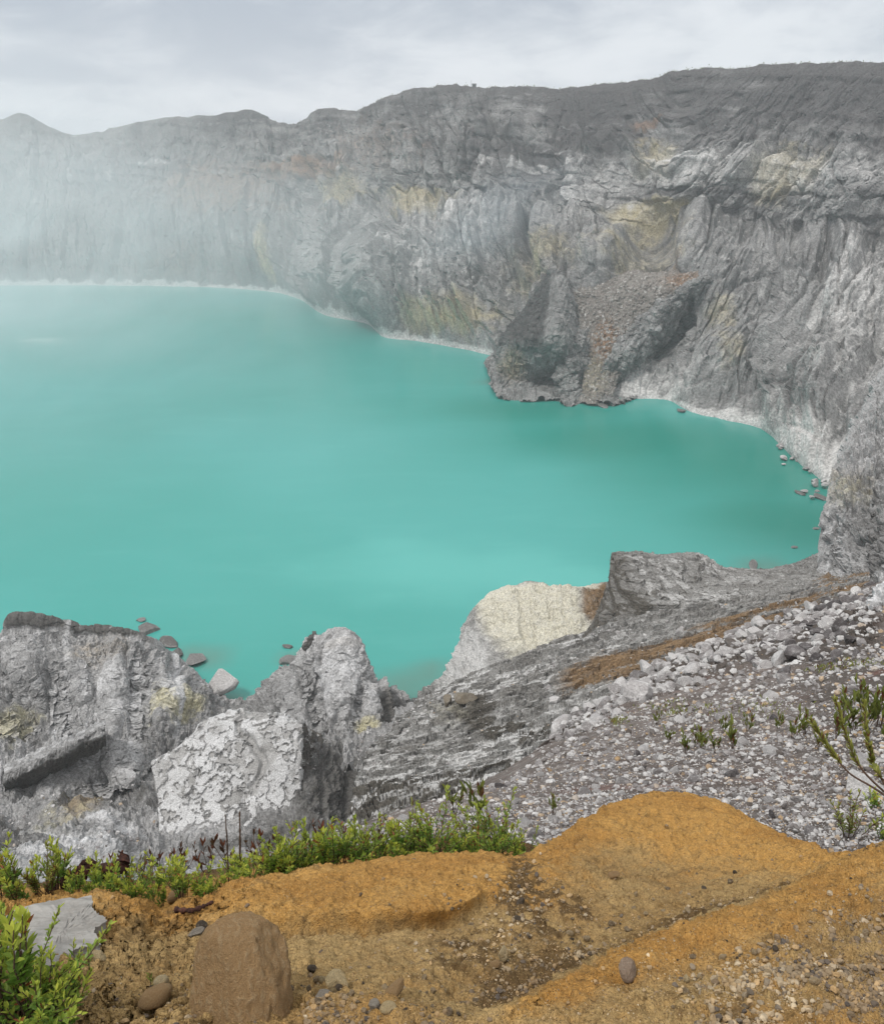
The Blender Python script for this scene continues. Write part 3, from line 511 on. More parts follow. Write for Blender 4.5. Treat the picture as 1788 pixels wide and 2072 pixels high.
# scree slope
SCR_ROWS = [[(560, 1900, 3.6), (900, 1850, 3.6), (1360, 1790, 3.6), (1700, 1850, 3.2), (2150, 1850, 3)],
            [(600, 1725, 6), (800, 1672, 6.5), (1000, 1645, 7), (1360, 1606, 8), (1600, 1600, 8), (1788, 1590, 7.5), (2150, 1590, 7)],
            [(600, 1708, 9), (800, 1645, 11), (1000, 1590, 13), (1360, 1520, 16), (1600, 1480, 16), (1788, 1450, 14), (2150, 1420, 12)],
            [(650, 1700, 12), (830, 1634, 16), (1000, 1577, 22), (1200, 1483, 30), (1360, 1430, 36), (1600, 1360, 36), (1788, 1330, 30), (2150, 1300, 26)],
            [(700, 1690, 16), (850, 1629, 22), (1030, 1563, 32), (1150, 1483, 47), (1300, 1390, 60), (1500, 1310, 75), (1650, 1270, 80), (1788, 1230, 72), (2150, 1180, 60)],
            [(720, 1688, 18), (870, 1626, 25), (1050, 1554, 38), (1180, 1442, 60), (1300, 1372, 80), (1450, 1302, 105), (1560, 1266, 125), (1650, 1235, 140), (1788, 1180, 150), (2150, 1080, 150)],
            [(725, 1700, 20), (875, 1640, 29), (1055, 1568, 44), (1185, 1460, 68), (1305, 1390, 92), (1455, 1320, 120), (1565, 1285, 142), (1655, 1255, 160), (1790, 1200, 175), (2150, 1100, 180)],
            [(740, 1780, 24), (890, 1700, 34), (1070, 1620, 52), (1200, 1520, 80), (1320, 1450, 104), (1470, 1380, 135), (1580, 1340, 160), (1670, 1300, 180), (1800, 1260, 195), (2150, 1150, 200)]]
SCR = Surf([row(r_ + [(3600, r_[-1][1] - 60, r_[-1][2])], 680, (600, 2000)) for r_ in SCR_ROWS], 680, [20, 60, 80, 90, 60, 14, 8])
p = SCR.flat; dist = np.linalg.norm(p - CAM, axis=1); q = p / (dist[:, None] / 30)          # detail sized with distance
near = dist / 60
v, e, r = facet(p, (2.2, 2.2, 1.6), 700); v2, e2, r2 = facet(p, (.7, .7, .5), 701); v3, e3, r3 = facet(p, (.22, .22, .16), 702)
SCR.push(fbm(p, 14, 4, 703) * np.clip(near * 1.2, .03, 1.2) + .25 * v * sstep(35, 70, dist) + .05 * fbm(p, 1.5, 3, 704) * np.clip(near * 2, .3, 2))
AXIS = [(1150, 1450), (1220, 1400), (1300, 1365), (1400, 1335), (1480, 1305), (1570, 1290), (1660, 1270), (1740, 1220)]
def AXD(a, b): return np.min(np.stack([np.hypot(a - (x0 + (x1 - x0) * k / 6), b - (y0 + (y1 - y0) * k / 6)) for (x0, y0), (x1, y1) in zip(AXIS, AXIS[1:]) for k in range(6)]), 0)
px_, py_ = SCR.px.reshape(-1), SCR.py.reshape(-1); n = fbm(p, 6, 4, 705)
crestd = sstep(2.9, 4.4, np.broadcast_to(SCR.t[:, None], (SCR.nv, SCR.nu)).reshape(-1))
tag(SCR.obj('scree_slope', m_scree, (None, sstep(.2, .6, n) * .3 * crestd, .8 * (1 - sstep(25, 80, AXD(px_, py_))) + .55 * SCR.blob(1690, 1300, 110, 60, .6), .4 * sstep(0, .4, n) * (1 - crestd)), smooth=False), kind='structure')  # dark ground along the block field, crevice shade put into its colour
# ================================================================ lake
def lake():
    t = NT('milky_turquoise_water'); co = t.coord()
    big = t.noise(t.scale(co, (1., 1.2, 1.)), .0032, 3, .5, .3); st = t.noise(t.scale(co, (.5, 1.8, 1.)), .03, 4, .6, .5)
    c = t.mix(t.ramp(big, .3, .7), (.033, .265, .225), (.058, .315, .287)); c = t.mix(t.math('MULTIPLY', t.ramp(st, .45, .8), .12), c, (.11, .4, .375))
    R, G_, B_, A_ = t.attr(); c = t.mix(t.math('MULTIPLY', R, .75), c, (.09, .2, .165)); c = t.mix(G_, c, (.6, .72, .68)); c = t.mix(t.math('MULTIPLY', B_, .8), c, (.10, .40, .36))
    w1 = t.noise(t.scale(co, (.6, 1.4, 1.)), .35, 4, .6); w2 = t.noise(t.scale(co, (.5, 1.3, 1.)), 1.6, 3, .6)
    h = t.math('ADD', t.math('MULTIPLY', w1, .6), t.math('MULTIPLY', w2, .35))
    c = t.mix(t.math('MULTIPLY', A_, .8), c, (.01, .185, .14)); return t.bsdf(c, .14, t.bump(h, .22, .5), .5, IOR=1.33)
m_water = lake()
n1, n2 = 260, 220
gx = np.linspace(-1700, 900, n1); gy = np.concatenate([np.linspace(150, 420, 120), np.linspace(425, 1700, n2 - 120)])
X, Y = np.meshgrid(gx, gy); Wp = np.stack([X, Y, 0 * X], -1).reshape(-1, 3)
idx = np.arange(n1 * n2).reshape(n2, n1)
qd = np.stack([idx[:-1, :-1], idx[:-1, 1:], idx[1:, 1:], idx[1:, :-1]], -1).reshape(-1, 4)
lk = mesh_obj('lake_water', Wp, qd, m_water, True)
nn = fbm(Wp, 30, 4, 801); shal = np.zeros(len(Wp)); foam = shal.copy(); milk = shal.copy()
for (a, b, r) in [(820, 1395, 16), (470, 1425, 9), (1540, 1150, 14), (400, 1330, 10), (1640, 1000, 8), (990, 770, 10), (585, 1330, 6), (870, 1360, 10)]:
    c = P(a, b); shal = np.maximum(shal, 1 - sstep(.3, 1.3, np.linalg.norm(Wp - c, axis=1) / r + .4 * nn))
for (a, b, ra, rb) in [(60, 690, 45, 6), (110, 692, 30, 4), (15, 684, 20, 5)]:
    c = P(a, b); foam = np.maximum(foam, .4 * (1 - sstep(.4, 1.3, np.hypot((Wp[:, 0] - c[0]) / ra, (Wp[:, 1] - c[1]) / rb) + .9 * nn)))
for (a, b, ra, rb) in [(1120, 1170, 45, 14), (900, 1150, 60, 30)]:
    c = P(a, b); milk = np.maximum(milk, .7 * (1 - sstep(.2, 1.4, np.hypot((Wp[:, 0] - c[0]) / ra, (Wp[:, 1] - c[1]) / rb) + .7 * nn)))
dark_tone = np.zeros(len(Wp))  # reflection of the dark crater wall, painted into the water colour
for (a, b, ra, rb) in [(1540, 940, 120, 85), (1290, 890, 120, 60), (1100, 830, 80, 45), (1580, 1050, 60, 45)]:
    c = P(a, b); dark_tone = np.maximum(dark_tone, 1 - sstep(.1, 1.25, np.hypot((Wp[:, 0] - c[0]) / ra, (Wp[:, 1] - c[1]) / rb) + .25 * fbm(Wp, 70, 3, 803)))
set_mask(lk.data, (shal, foam, milk, dark_tone)); tag(lk, kind='structure')
# ================================================================ ochre ground at the viewpoint
def sand_mat():
    t = NT('ochre_sand'); co = t.coord()
    n1 = t.noise(co, 3.2, 6, .6, .3); n2 = t.noise(co, 24, 6, .7); n3 = t.noise(co, 150, 4, .7)
    R, G_, B_, A_ = t.attr()
    c = t.mix(t.ramp(n1, .35, .65), (.4, .212, .06), (.51, .29, .088))
    k = t.ramp(t.math('ADD', R, t.math('ADD', t.math('MULTIPLY', t.math('SUBTRACT', n2, .5), 1.3), t.math('MULTIPLY', t.math('SUBTRACT', n1, .5), 1.6))), .1, 1.)
    c = t.mix(k, c, t.mix(t.ramp(n1, .4, .6), (.32, .21, .09), (.4, .275, .122)))
    c = t.mix(t.ramp(t.math('ADD', B_, t.math('MULTIPLY', t.math('SUBTRACT', n2, .5), 1.2)), .3, .8), c, (.13, .082, .036))
    c = t.mix(t.math('MULTIPLY', t.ramp(n2, .5, .7), .7), c, (.15, .085, .03)); n4 = t.noise(co, 62, 5, .75); c = t.mix(t.math('MULTIPLY', t.ramp(n4, .54, .7), .6), c, (.12, .07, .03)); c = t.mix(t.math('MULTIPLY', t.ramp(n4, .46, .3), .35), c, (.55, .36, .14))
    v = t.n('TexVoronoi', {'Vector': co, 'Scale': 230., 'Randomness': 1.}); sp = t.n('SeparateColor', {0: v.outputs['Color']})
    grain = t.ramp(v.outputs['Distance'], .5, .2)
    c = t.mix(t.math('MULTIPLY', t.math('GREATER_THAN', sp.outputs[0], .88), t.math('MULTIPLY', grain, .8)), c, (.1, .06, .035))
    c = t.mix(t.math('MULTIPLY', t.math('GREATER_THAN', sp.outputs[1], .93), t.math('MULTIPLY', grain, .8)), c, (.6, .42, .2))
    c = t.mix(.5, c, t.mix(t.ramp(n3, .25, .75), (.4, .4, .4), (1.5, 1.5, 1.5)), 'MULTIPLY')
    h = t.math('ADD', t.math('MULTIPLY', n3, .35), t.math('MULTIPLY', n2, .9)); h = t.math('ADD', t.math('ADD', h, t.math('MULTIPLY', grain, .25)), t.math('MULTIPLY', n4, -.8))
    return t.bsdf(c, .95, t.bump(h, .012, .9), .15)
m_sand = sand_mat()
XA = [-220, 0, 200, 330, 430, 520, 620, 700, 800, 870, 960, 1010, 1080, 1130, 1200, 1280, 1360, 1430, 1500, 1570, 1650, 1700, 1788, 2050]
def rr(pts): return pts
FR_ROWS = [
 [(-220, 2330, .84), (900, 2330, .84), (2050, 2330, .84)],
 [(-220, 2110, 1.2), (300, 2110, 1.2), (900, 2110, 1.17), (1150, 2110, 1.13), (1500, 2110, 1.12), (2050, 2110, 1.1)],
 [(-220, 2050, 1.33), (300, 2045, 1.33), (600, 2050, 1.31), (850, 2075, 1.2), (1000, 2062, 1.2), (1150, 1988, 1.36), (1300, 1921, 1.5), (1400, 1885, 1.57), (1500, 1850, 1.65), (1590, 1822, 1.72), (1650, 1790, 1.8), (1720, 1743, 1.92), (1788, 1713, 1.99), (2050, 1640, 2.1)],
 [(-220, 2000, 1.47), (300, 1985, 1.48), (600, 1990, 1.48), (850, 2030, 1.37), (1000, 2046, 1.40), (1150, 1978, 1.58), (1300, 1912, 1.78), (1400, 1878, 1.86), (1500, 1844, 1.94), (1590, 1815, 2.0), (1650, 1785, 2.04), (1720, 1748, 2.07), (1788, 1725, 2.12), (2050, 1660, 2.25)],
 [(-220, 1930, 1.68), (200, 1932, 1.68), (330, 1925, 1.74), (430, 1905, 1.8), (520, 1898, 1.83), (620, 1892, 1.86), (830, 1884, 1.91), (930, 1862, 1.98), (1000, 1838, 2.05), (1060, 1850, 2.0), (1130, 1858, 1.98), (1220, 1850, 2.02), (1360, 1830, 2.08), (1500, 1800, 2.12), (1590, 1785, 2.1), (1650, 1770, 2.12), (1720, 1744, 2.16), (1788, 1724, 2.2), (2050, 1650, 2.3)],
 [(-220, 1890, 1.8), (200, 1885, 1.82), (330, 1890, 1.87), (430, 1868, 1.92), (520, 1864, 1.93), (620, 1864, 1.93), (830, 1862, 1.95), (930, 1838, 2.03), (1000, 1806, 2.15), (1060, 1812, 2.14), (1130, 1805, 2.16), (1220, 1780, 2.27), (1360, 1750, 2.4), (1500, 1750, 2.36), (1590, 1755, 2.26), (1650, 1752, 2.23), (1720, 1740, 2.22), (1788, 1724, 2.26), (2050, 1650, 2.36)],
 [(-220, 1850, 1.93), (0, 1845, 1.95), (200, 1832, 2.0), (330, 1852, 2.02), (430, 1836, 2.06), (470, 1806, 2.17), (520, 1790, 2.24), (620, 1771, 2.34), (700, 1759, 2.4), (800, 1745, 2.46), (870, 1736, 2.5), (960, 1738, 2.5), (1060, 1746, 2.45), (1095, 1722, 2.55), (1130, 1700, 2.66), (1200, 1650, 2.86), (1280, 1619, 3.0), (1360, 1609, 3.05), (1430, 1618, 3.0), (1500, 1648, 2.86), (1570, 1688, 2.66), (1650, 1722, 2.42), (1700, 1742, 2.3), (1788, 1740, 2.34), (2050, 1680, 2.44)],
 [(-220, 1835, 2.25), (0, 1830, 2.28), (200, 1815, 2.35), (330, 1825, 2.4), (430, 1815, 2.42), (520, 1790, 2.52), (620, 1774, 2.6), (800, 1752, 2.72), (960, 1746, 2.78), (1060, 1752, 2.75), (1130, 1725, 2.85), (1200, 1685, 3.04), (1280, 1660, 3.2), (1360, 1652, 3.26), (1430, 1660, 3.2), (1500, 1690, 3.05), (1570, 1720, 2.86), (1650, 1748, 2.65), (1700, 1765, 2.5), (1788, 1765, 2.54), (2050, 1710, 2.64)],
 [(-220, 1810, 3.2), (0, 1795, 3.2), (300, 1785, 3.25), (500, 1755, 3.35), (760, 1715, 3.5), (960, 1702, 3.6), (1090, 1720, 3.5), (1200, 1730, 3.45), (1360, 1720, 3.5), (1500, 1740, 3.4), (1788, 1780, 3.1), (2050, 1770, 3.1)],
 [(-220, 1890, 5), (300, 1880, 5), (760, 1830, 5), (1090, 1830, 5), (1360, 1850, 5), (1788, 1900, 4.5), (2050, 1900, 4.5)]]
FR_ROWS = [row([(-1500, r_[0][1] + 10, r_[0][2])] + r_ + [(3300, r_[-1][1] - 40, r_[-1][2])], 1100, (-180, 1960)) for r_ in FR_ROWS]
back_ = FR_ROWS[0].copy(); back_[:, 1] -= 3.; back_[:, 2] += .25
FR = Surf([back_] + FR_ROWS, 1100, [6, 16, 70, 40, 60, 34, 60, 30, 50, 8])
p = FR.flat; FR.t = FR.t - 1
tt = np.broadcast_to(FR.t[:, None], (FR.nv, FR.nu)).reshape(-1); px_, py_ = FR.px.reshape(-1), FR.py.reshape(-1)
n = fbm(p, .35, 4, 900); nf = fbm(p, .06, 4, 901)
v, e, r = facet(p, .028, 902); v2, e2, r2 = facet(p, .011, 903)
B = FR.blob
brow = sstep(400, 500, px_) * (1 - sstep(960, 1040, px_))
chan = np.maximum(np.maximum(0, 1 - np.abs(tt - 3.1) / .8) * sstep(880, 1010, px_), np.clip(1.1 * (FR.blob(1120, 1860, 130, 60, .95, 1.3, n + nf) + .9 * FR.blob(1060, 1775, 45, 60, .95, 1.3, n + nf) + .9 * FR.blob(930, 1940, 90, 45, .95, 1.3, n + nf)) * sstep(-.35, .25, n + 1.2 * nf), 0, 1))                  # wash between the lobes
lobe_r = sstep(1150, 1330, px_ - .0 * py_) * (1 - sstep(1.25, 1.75, tt + .18 * n))        # stony patch on the nearest lobe
low = (1 - sstep(1.6, 2.9, tt + .3 * n)) * (1 - sstep(880, 1000, px_)) * sstep(300, 420, px_)
rough_l = (1 - sstep(380, 560, px_ + 60 * n)) * (1 - sstep(6.2, 6.6, tt))
gully_brow_shade = .6 * brow * np.maximum(0, 1 - np.abs(tt - 4.1 - .1 * n) / .25) + B(330, 1870, 60, 40, .6) + B(600, 1888, 240, 10, .6)  # shadow line under the brow, put into the colour, plus the gully patch
FR.push(brow * (.03 * sstep(4.3, 4.75, tt) * (1 - sstep(4.75, 6, tt)) - .035 * np.maximum(0, 1 - np.abs(tt - 4.05 - .1 * n) / .35)) + .026 * n + .014 * nf + .02 * fbm(p, (.1, .3, .1), 4, 907, ridge=True) + .0045 * v * (1 + 1.2 * rough_l) + .0016 * v2 * 1.2 + rough_l * (.012 * fbm(p, .12, 4, 905, ridge=True) + .006 * fbm(p, .04, 3, 906)) - .03 * B(330, 1862, 26, 30, .6))
rough2 = np.clip(rough_l + B(520, 1800, 120, 26, .7) + .5 * B(1150, 1740, 60, 60, .8), 0, 1); hz = p[:, 2] / .022 + 1.6 * n + .5 * nf + 3 * p[:, 1]; fz = hz - np.floor(hz)
FR.push(rough2 * (sstep(.7, .95, fz) - fz) * .012 + .01 * B(400, 2050, 60, 40, .8) - .007 * sstep(.3, .6, fbm(p, (.045, .045, .045), 3, 908)))
crustm = B(470, 1790, 60, 18, .7) + B(330, 1830, 300, 6, .7)
tan = np.clip(sstep(.1, .75, np.abs(n)) * .5 + .85 * (1 - sstep(3.9, 5., tt + .5 * n + .3 * nf)) * (1 - np.maximum(0, 1 - np.abs(tt - 2.02) / .35) * sstep(980, 1100, px_)) + .7 * B(1220, 1790, 110, 80, .7) + .6 * B(1420, 1770, 160, 50, .7) + .35 * rough_l, 0, 1)
tan *= 1 - .9 * np.maximum(0, 1 - np.abs(tt - 1.85) / .45) * sstep(990, 1100, px_)
tan *= 1 - .85 * B(1370, 1660, 170, 55, .7)
dark = np.clip(1.0 * chan * sstep(-.4, .3, n + .4) + .8 * lobe_r * sstep(-.35, .3, n) + .35 * low + .2 * rough_l * (r > .6) + .35 * gully_brow_shade + sstep(7.2, 7.8, tt) * .95, 0, 1)
tag(FR.obj('ochre_ground', m_sand, (tan, None, dark, None), smooth=True), kind='structure')
# ================================================================ loose stones
def ico(sub):
    import bmesh
    b = bmesh.new(); bmesh.ops.create_icosphere(b, subdivisions=sub, radius=1)
    b.verts.ensure_lookup_table(); v = np.array([x.co[:] for x in b.verts]); f = np.array([[y.index for y in x.verts] for x in b.faces]); b.free(); return v, f
ICO = {k: ico(k) for k in (1, 2, 3, 5)}
def stone(seed, sub=2, cuts=12, sharp=.8, squash=(1, .8, .65), rough=.0):
    """angular stone of about unit radius: a ball cut by random planes"""
    r = np.random.default_rng(seed); v, f = ICO[sub]; v = v.copy()
    nn = r.normal(size=(cuts, 3)); nn /= np.linalg.norm(nn, axis=1, keepdims=True)
    for m in nn:
        d = r.uniform(sharp - .28, sharp + .1); ex = np.maximum(0, v @ m - d); v -= ex[:, None] * m
    v *= np.array(squash) * r.uniform(.85, 1.15, 3)
    if rough: v += (v / np.linalg.norm(v, axis=1, keepdims=True)) * (rough * fbm(v + seed, .5, 4, seed))[:, None]
    return v, f
def stone_mat(name, a, b, c, sc=6., bump=.05, light=(.52, .51, .5)):
    t = NT(name); co = t.coord(); rnd = t.n('ObjectInfo').outputs['Random']
    col = t.mix(t.ramp(rnd, .1, .9), a, b); n = t.noise(co, sc * .5, 6, .65, .3); n2 = t.noise(co, sc * 4, 5, .7)
    col = t.mix(t.ramp(n, .45, .72), col, c)
    g = t.attr(); col = t.mix(g[0], col, t.mix(g[1], light, (.09, .076, .066))); col = t.mix(t.math('MULTIPLY', g[2], .8), col, (.4, .26, .12))
    col = t.mix(.6, col, t.mix(t.ramp(n2, .3, .7), (.45, .45, .45), (1.4, 1.4, 1.4)), 'MULTIPLY')
    h = t.math('ADD', n, t.math('MULTIPLY', n2, .4))
    return t.bsdf(col, .9, t.bump(h, bump, .8), .2)
m_stone = stone_mat('grey_stone', (.22, .205, .202), (.44, .425, .418), (.52, .51, .5), 3, .12)
m_dstone = stone_mat('dark_stone', (.07, .062, .062), (.13, .118, .118), (.24, .23, .228), 3, .12)
m_peb = stone_mat('pebble_stone', (.2, .145, .09), (.46, .34, .2), (.52, .42, .28), 4, .05, (.46, .375, .26))
m_cream = stone_mat('cream_stone', (.6, .47, .27), (.66, .54, .34), (.56, .4, .2), 3, .1)
m_tuff = stone_mat('brown_tuff', (.46, .29, .14), (.46, .29, .14), (.56, .4, .23), 20, .12)
STONES = [mesh_data('stone_block', *stone(40 + i, 2, 11 + i % 4, .74, (1, random.uniform(.7, .95), random.uniform(.55, .8))), m_stone, False) for i in range(10)]
DSTONES = []
for m in STONES[:5]:
    d = m.copy(); d.materials[0] = m_dstone; DSTONES.append(d)
def rock(name, surf, px, py, size, mesh, sink=.3, tmax=99., sq=(1, 1, 1), rz=None, z=None, Y=None):
    """size in photo units (radius)"""
    if surf is None: c = P(px, py, Y)
    else:
        dd = (surf.px - px) ** 2 + (surf.py - py) ** 2 + 1e6 * (surf.t[:, None] > tmax); c = surf.flat[int(np.argmin(dd))]
    r = size * np.linalg.norm(c - CAM) / F
    o = bpy.data.objects.new(name, mesh); COL.objects.link(o)
    o.location = c + np.array([0, 0, r * (.55 - sink)]); o.scale = (r * sq[0], r * sq[1], r * sq[2])
    o.rotation_euler = (random.uniform(-.35, .35), random.uniform(-.35, .35), random.uniform(0, 6.28) if rz is None else rz); return o
# hand-placed blocks of the boulder field
big = [(1290, 1425, 36), (1222, 1428, 20), (1245, 1388, 24), (1310, 1365, 22), (1338, 1352, 15), (1265, 1365, 16), (1292, 1372, 20), (1180, 1345, 17), (1210, 1340, 14), (1305, 1395, 17), (1335, 1400, 17), (1255, 1348, 11), (1362, 1340, 14), (1390, 1345, 16), (1200, 1398, 15), (1480, 1300, 14), (1455, 1345, 11), (1430, 1360, 14), (1400, 1312, 10), (1110, 1385, 10), (1120, 1420, 14), (1130, 1490, 18), (1140, 1468, 20), (1165, 1438, 12), (1375, 1275, 11), (1250, 1270, 9), (1570, 1338, 20), (1552, 1345, 16), (1530, 1290, 16), (1585, 1385, 16), (1500, 1320, 13), (1470, 1275, 12), (1420, 1300, 11), (1640, 1240, 14), (1622, 1262, 12)]
for i, (a, b, s) in enumerate(big):
    lab = 'angular pale grey boulder in the loose block field below the bedded platform'
    if i == 0: lab = 'largest pale angular boulder of the block field, wider than a person is tall'
    if i == 26: lab = 'tall pale split boulder beside the dark blocks high on the scree'
    surf = T if (b < 1300 and a < 1400) or (a < 1170) else SCR
    o = rock('boulder', surf, a, b, s * 1.3, STONES[i % 10], .2, 4.9, (1, .9, 1.15)); tag(o, lab, 'boulder', 'pale boulders of the block field')
dk = [(1660, 1248, 16), (1690, 1240, 15), (1700, 1272, 17), (1650, 1290, 17), (1678, 1300, 14), (1630, 1320, 14), (1605, 1330, 22), (1650, 1330, 15), (1690, 1325, 13), (1720, 1250, 14), (1715, 1300, 13), (1612, 1290, 12), (1585, 1300, 12), (1640, 1352, 12), (1590, 1372, 15), (1670, 1222, 13), (1705, 1222, 13), (1735, 1225, 14), (1730, 1330, 12), (1560, 1310, 10), (1545, 1325, 11), (1520, 1345, 11), (1665, 1345, 11), (1626, 1275, 12)]
for i, (a, b, s) in enumerate(dk):
    o = rock('dark_boulder', SCR, a, b, s * 1.3, DSTONES[i % 5], .2, 4.95, (1, 1, 1.1)); tag(o, 'dark purplish-grey block piled with others at the foot of the pale cliff', 'boulder', 'dark boulders piled below the cliff')
R_ = random.Random(5)
def blocky(a, b): return sstep(0, 20, a - 1120)
cnt = 0
axis = [(1150, 1450), (1220, 1400), (1300, 1365), (1400, 1335), (1480, 1305), (1570, 1290), (1660, 1270), (1740, 1220)]
while cnt < 215:
    u = R_.random() * (len(axis) - 1); i = int(u); w = u - i
    a = axis[i][0] * (1 - w) + axis[i + 1][0] * w + R_.gauss(0, 26); b = axis[i][1] * (1 - w) + axis[i + 1][1] * w + R_.gauss(8, 30)
    s = 9 + 15 * R_.random() ** 1.8
    dkk = a > 1600 and R_.random() < .6
    o = rock('boulder', SCR, a, b, s, (DSTONES[cnt % 5] if dkk else STONES[cnt % 10]), .25, 4.95); cnt += 1
    tag(o, 'small dark block among the piled boulders below the cliff' if dkk else 'small grey block scattered among the larger boulders of the scree', 'boulder', 'small dark blocks below the cliff' if dkk else 'small blocks between the boulders')
cnt = 0
nearb = [(830, 1640, 15), (815, 1660, 12), (1085, 1690, 15), (1060, 1665, 15), (1120, 1660, 12), (1040, 1620, 12), (1600, 1700, 11), (1640, 1680, 13), (1720, 1655, 11), (1480, 1560, 13), (1400, 1570, 12), (1260, 1580, 13), (1330, 1560, 11), (1180, 1600, 12), (1560, 1520, 14), (1500, 1500, 13), (1300, 1520, 11), (1420, 1520, 10), (1560, 1650, 10), (1610, 1610, 12), (1680, 1620, 12), (1740, 1530, 17), (1720, 1400, 14), (1560, 1420, 13), (1460, 1460, 12), (1380, 1470, 12), (980, 1640, 12), (1010, 1595, 10), (900, 1640, 9), (1490, 1605, 10)]
for k in range(45):
    a = R_.uniform(1000, 1780); b = R_.uniform(1440, 1620)
    if b > 1640 - .36 * (a - 830): nearb.append((a, b, 8 + 8 * R_.random() ** 2))
while len(nearb) < 160:
    a = R_.uniform(820, 1800); b = R_.uniform(1450, 1690)
    if b > 1640 - .28 * (a - 830) + 0 or a > 1450: nearb.append((a, b, 4.5 + 6 * R_.random() ** 2))
nearb = [(a, b, s * (1.45 if k < 30 else 1)) for k, (a, b, s) in enumerate(nearb)]
for i, (a, b, s) in enumerate(nearb):
    o = rock('loose_rock', SCR, a, b, s, STONES[(i * 7) % 10] if i % 9 else DSTONES[i % 5], .3, 4.6, (1.1, 1, .85)); sm = i < 30
    lab = ('fist-sized pale rock lying on the near stony scree behind the ochre mounds' if sm else 'small loose stone on the near scree behind the ochre mounds') if i % 9 else 'dark loose stone on the near scree behind the ochre mounds'
    tag(o, lab, 'rock', ('larger pale rocks on the near scree' if sm else 'small stones on the near scree') if i % 9 else 'dark stones on the near scree')
o = rock('flat_white_rock', SCR, 1735, 1590, 38, mesh_data('flat_white_rock', *stone(97, 3, 12, .75, (1.2, .9, .5), .04), stone_mat('white_rock_face', (.5, .49, .48), (.5, .49, .48), (.6, .59, .58), 3, .1), False), .1, 4.6)
tag(o, 'flat white rock under the feathery branches at the frame edge', 'rock')
# rubble too plentiful to count
def scatter(name, surf, pick, n, sizes, mat, sub, seed, cols, sink=.2, sq=(1, .85, .6), world=False):
    """one mesh of many small stones lying on a surface; pick: weight per vertex; sizes in photo units"""
    r = np.random.default_rng(seed); w = np.clip(pick, 0, None); w = w / w.sum()
    i = r.choice(len(w), n, p=w); Gf = surf.flat; nu = surf.nu; i = np.minimum(i, len(Gf) - nu - 2); fu, fv = r.random((n, 1)), r.random((n, 1)); c = (Gf[i] * (1 - fu) + Gf[i + 1] * fu) * (1 - fv) + (Gf[i + nu] * (1 - fu) + Gf[i + nu + 1] * fu) * fv; v, f = ICO[sub]
    protos = [stone(seed + k, sub, 9, .74, sq)[0] for k in range(12)]
    V = np.stack([protos[k] for k in r.integers(0, 12, n)])
    a = r.uniform(0, 6.28, n); b = r.normal(0, .4, n); ca, sa, cb, sb = np.cos(a), np.sin(a), np.cos(b), np.sin(b)
    M = np.zeros((n, 3, 3)); M[:, 0, 0] = ca; M[:, 0, 1] = -sa * cb; M[:, 0, 2] = sa * sb; M[:, 1, 0] = sa; M[:, 1, 1] = ca * cb; M[:, 1, 2] = -ca * sb; M[:, 2, 1] = sb; M[:, 2, 2] = cb
    dist = np.linalg.norm(c - CAM, axis=1); s = (sizes[0] + (sizes[1] - sizes[0]) * r.random(n) ** sizes[2]) * (1 / 1000 if world else 1) * (1 if world else dist / F)
    V = np.einsum('nij,nkj->nki', M, V) * s[:, None, None]
    jit = r.normal(0, 1, (n, 2)) * s[:, None] * 1.2
    c = c + np.concatenate([jit, np.zeros((n, 1))], 1) * (.6 if world else .3); c[:, 2] += s * (.3 - sink)
    V = V + c[:, None, :]
    Fc = f[None] + (np.arange(n) * len(v))[:, None, None]
    o = mesh_obj(name, V.reshape(-1, 3), Fc.reshape(-1, 3), mat, False)
    q = r.random(n)[:, None]; k1 = (r.random((n, 1)) < cols[0]) * r.uniform(.4, 1, (n, 1)); k2 = (r.random((n, 1)) < cols[1]) * 1.; k3 = (r.random((n, 1)) < cols[2]) * r.uniform(.3, 1, (n, 1))
    set_mask(o.data, [np.repeat(k, len(v), 1) for k in (k1, k2, k3)]); return tag(o, kind='stuff')
px_, py_ = SCR.px.reshape(-1), SCR.py.reshape(-1); tS = np.broadcast_to(SCR.t[:, None], (SCR.nv, SCR.nu)).reshape(-1)
vis = (tS > .2) * (tS < 4.95) * (px_ < 2300) * (px_ > 620); dS = np.linalg.norm(SCR.flat - CAM, axis=1)
cell = np.gradient(SCR.px, axis=1) * np.abs(np.gradient(SCR.py, axis=0)); cell = np.clip(cell.reshape(-1), 0, 60)
cl_ = np.clip(.7 + 1.2 * fbm(SCR.flat / dS[:, None] * 30, 1.6, 3, 730), .12, 2)
scatter('rubble', SCR, vis * cell * cl_, 27000, (1.6, 9.5, 2.8), m_stone, 1, 300, (.6, .22, .1))
axd = AXD(px_, py_)
scatter('block_rubble', SCR, vis * cell * (1 - sstep(20, 75, axd)), 2200, (3.5, 14., 3.), m_stone, 2, 304, (.45, .2, .0), .15, (1, .8, .75))
scatter('fine_rubble', SCR, vis * cell * (.4 + .6 * cl_) * (py_ > 1420), 22500, (1., 3., 2.), m_stone, 1, 301, (.5, .3, .25))
px2, py2 = T.px.reshape(-1), T.py.reshape(-1); tT = np.broadcast_to(T.t[:, None], (T.nv, T.nu)).reshape(-1)
scatter('shed_fragments', T, (tT > .9) * (tT < 4.9) * np.clip(fbm(T.flat, 14, 3, 740) + .1, 0, 1), 2600, (.9, 5, 3.2), m_stone, 1, 302, (.5, .25, .05))
scatter('gully_rubble', G, (np.broadcast_to(G.t[:, None], (G.nv, G.nu)).reshape(-1) > 2.4) * (G.px.reshape(-1) > -40) * (G.px.reshape(-1) < 1000) * np.clip(fbm(G.flat, 14, 3, 741), 0, 1), 2600, (.8, 5, 3), m_stone, 1, 303, (.5, .15, .05))
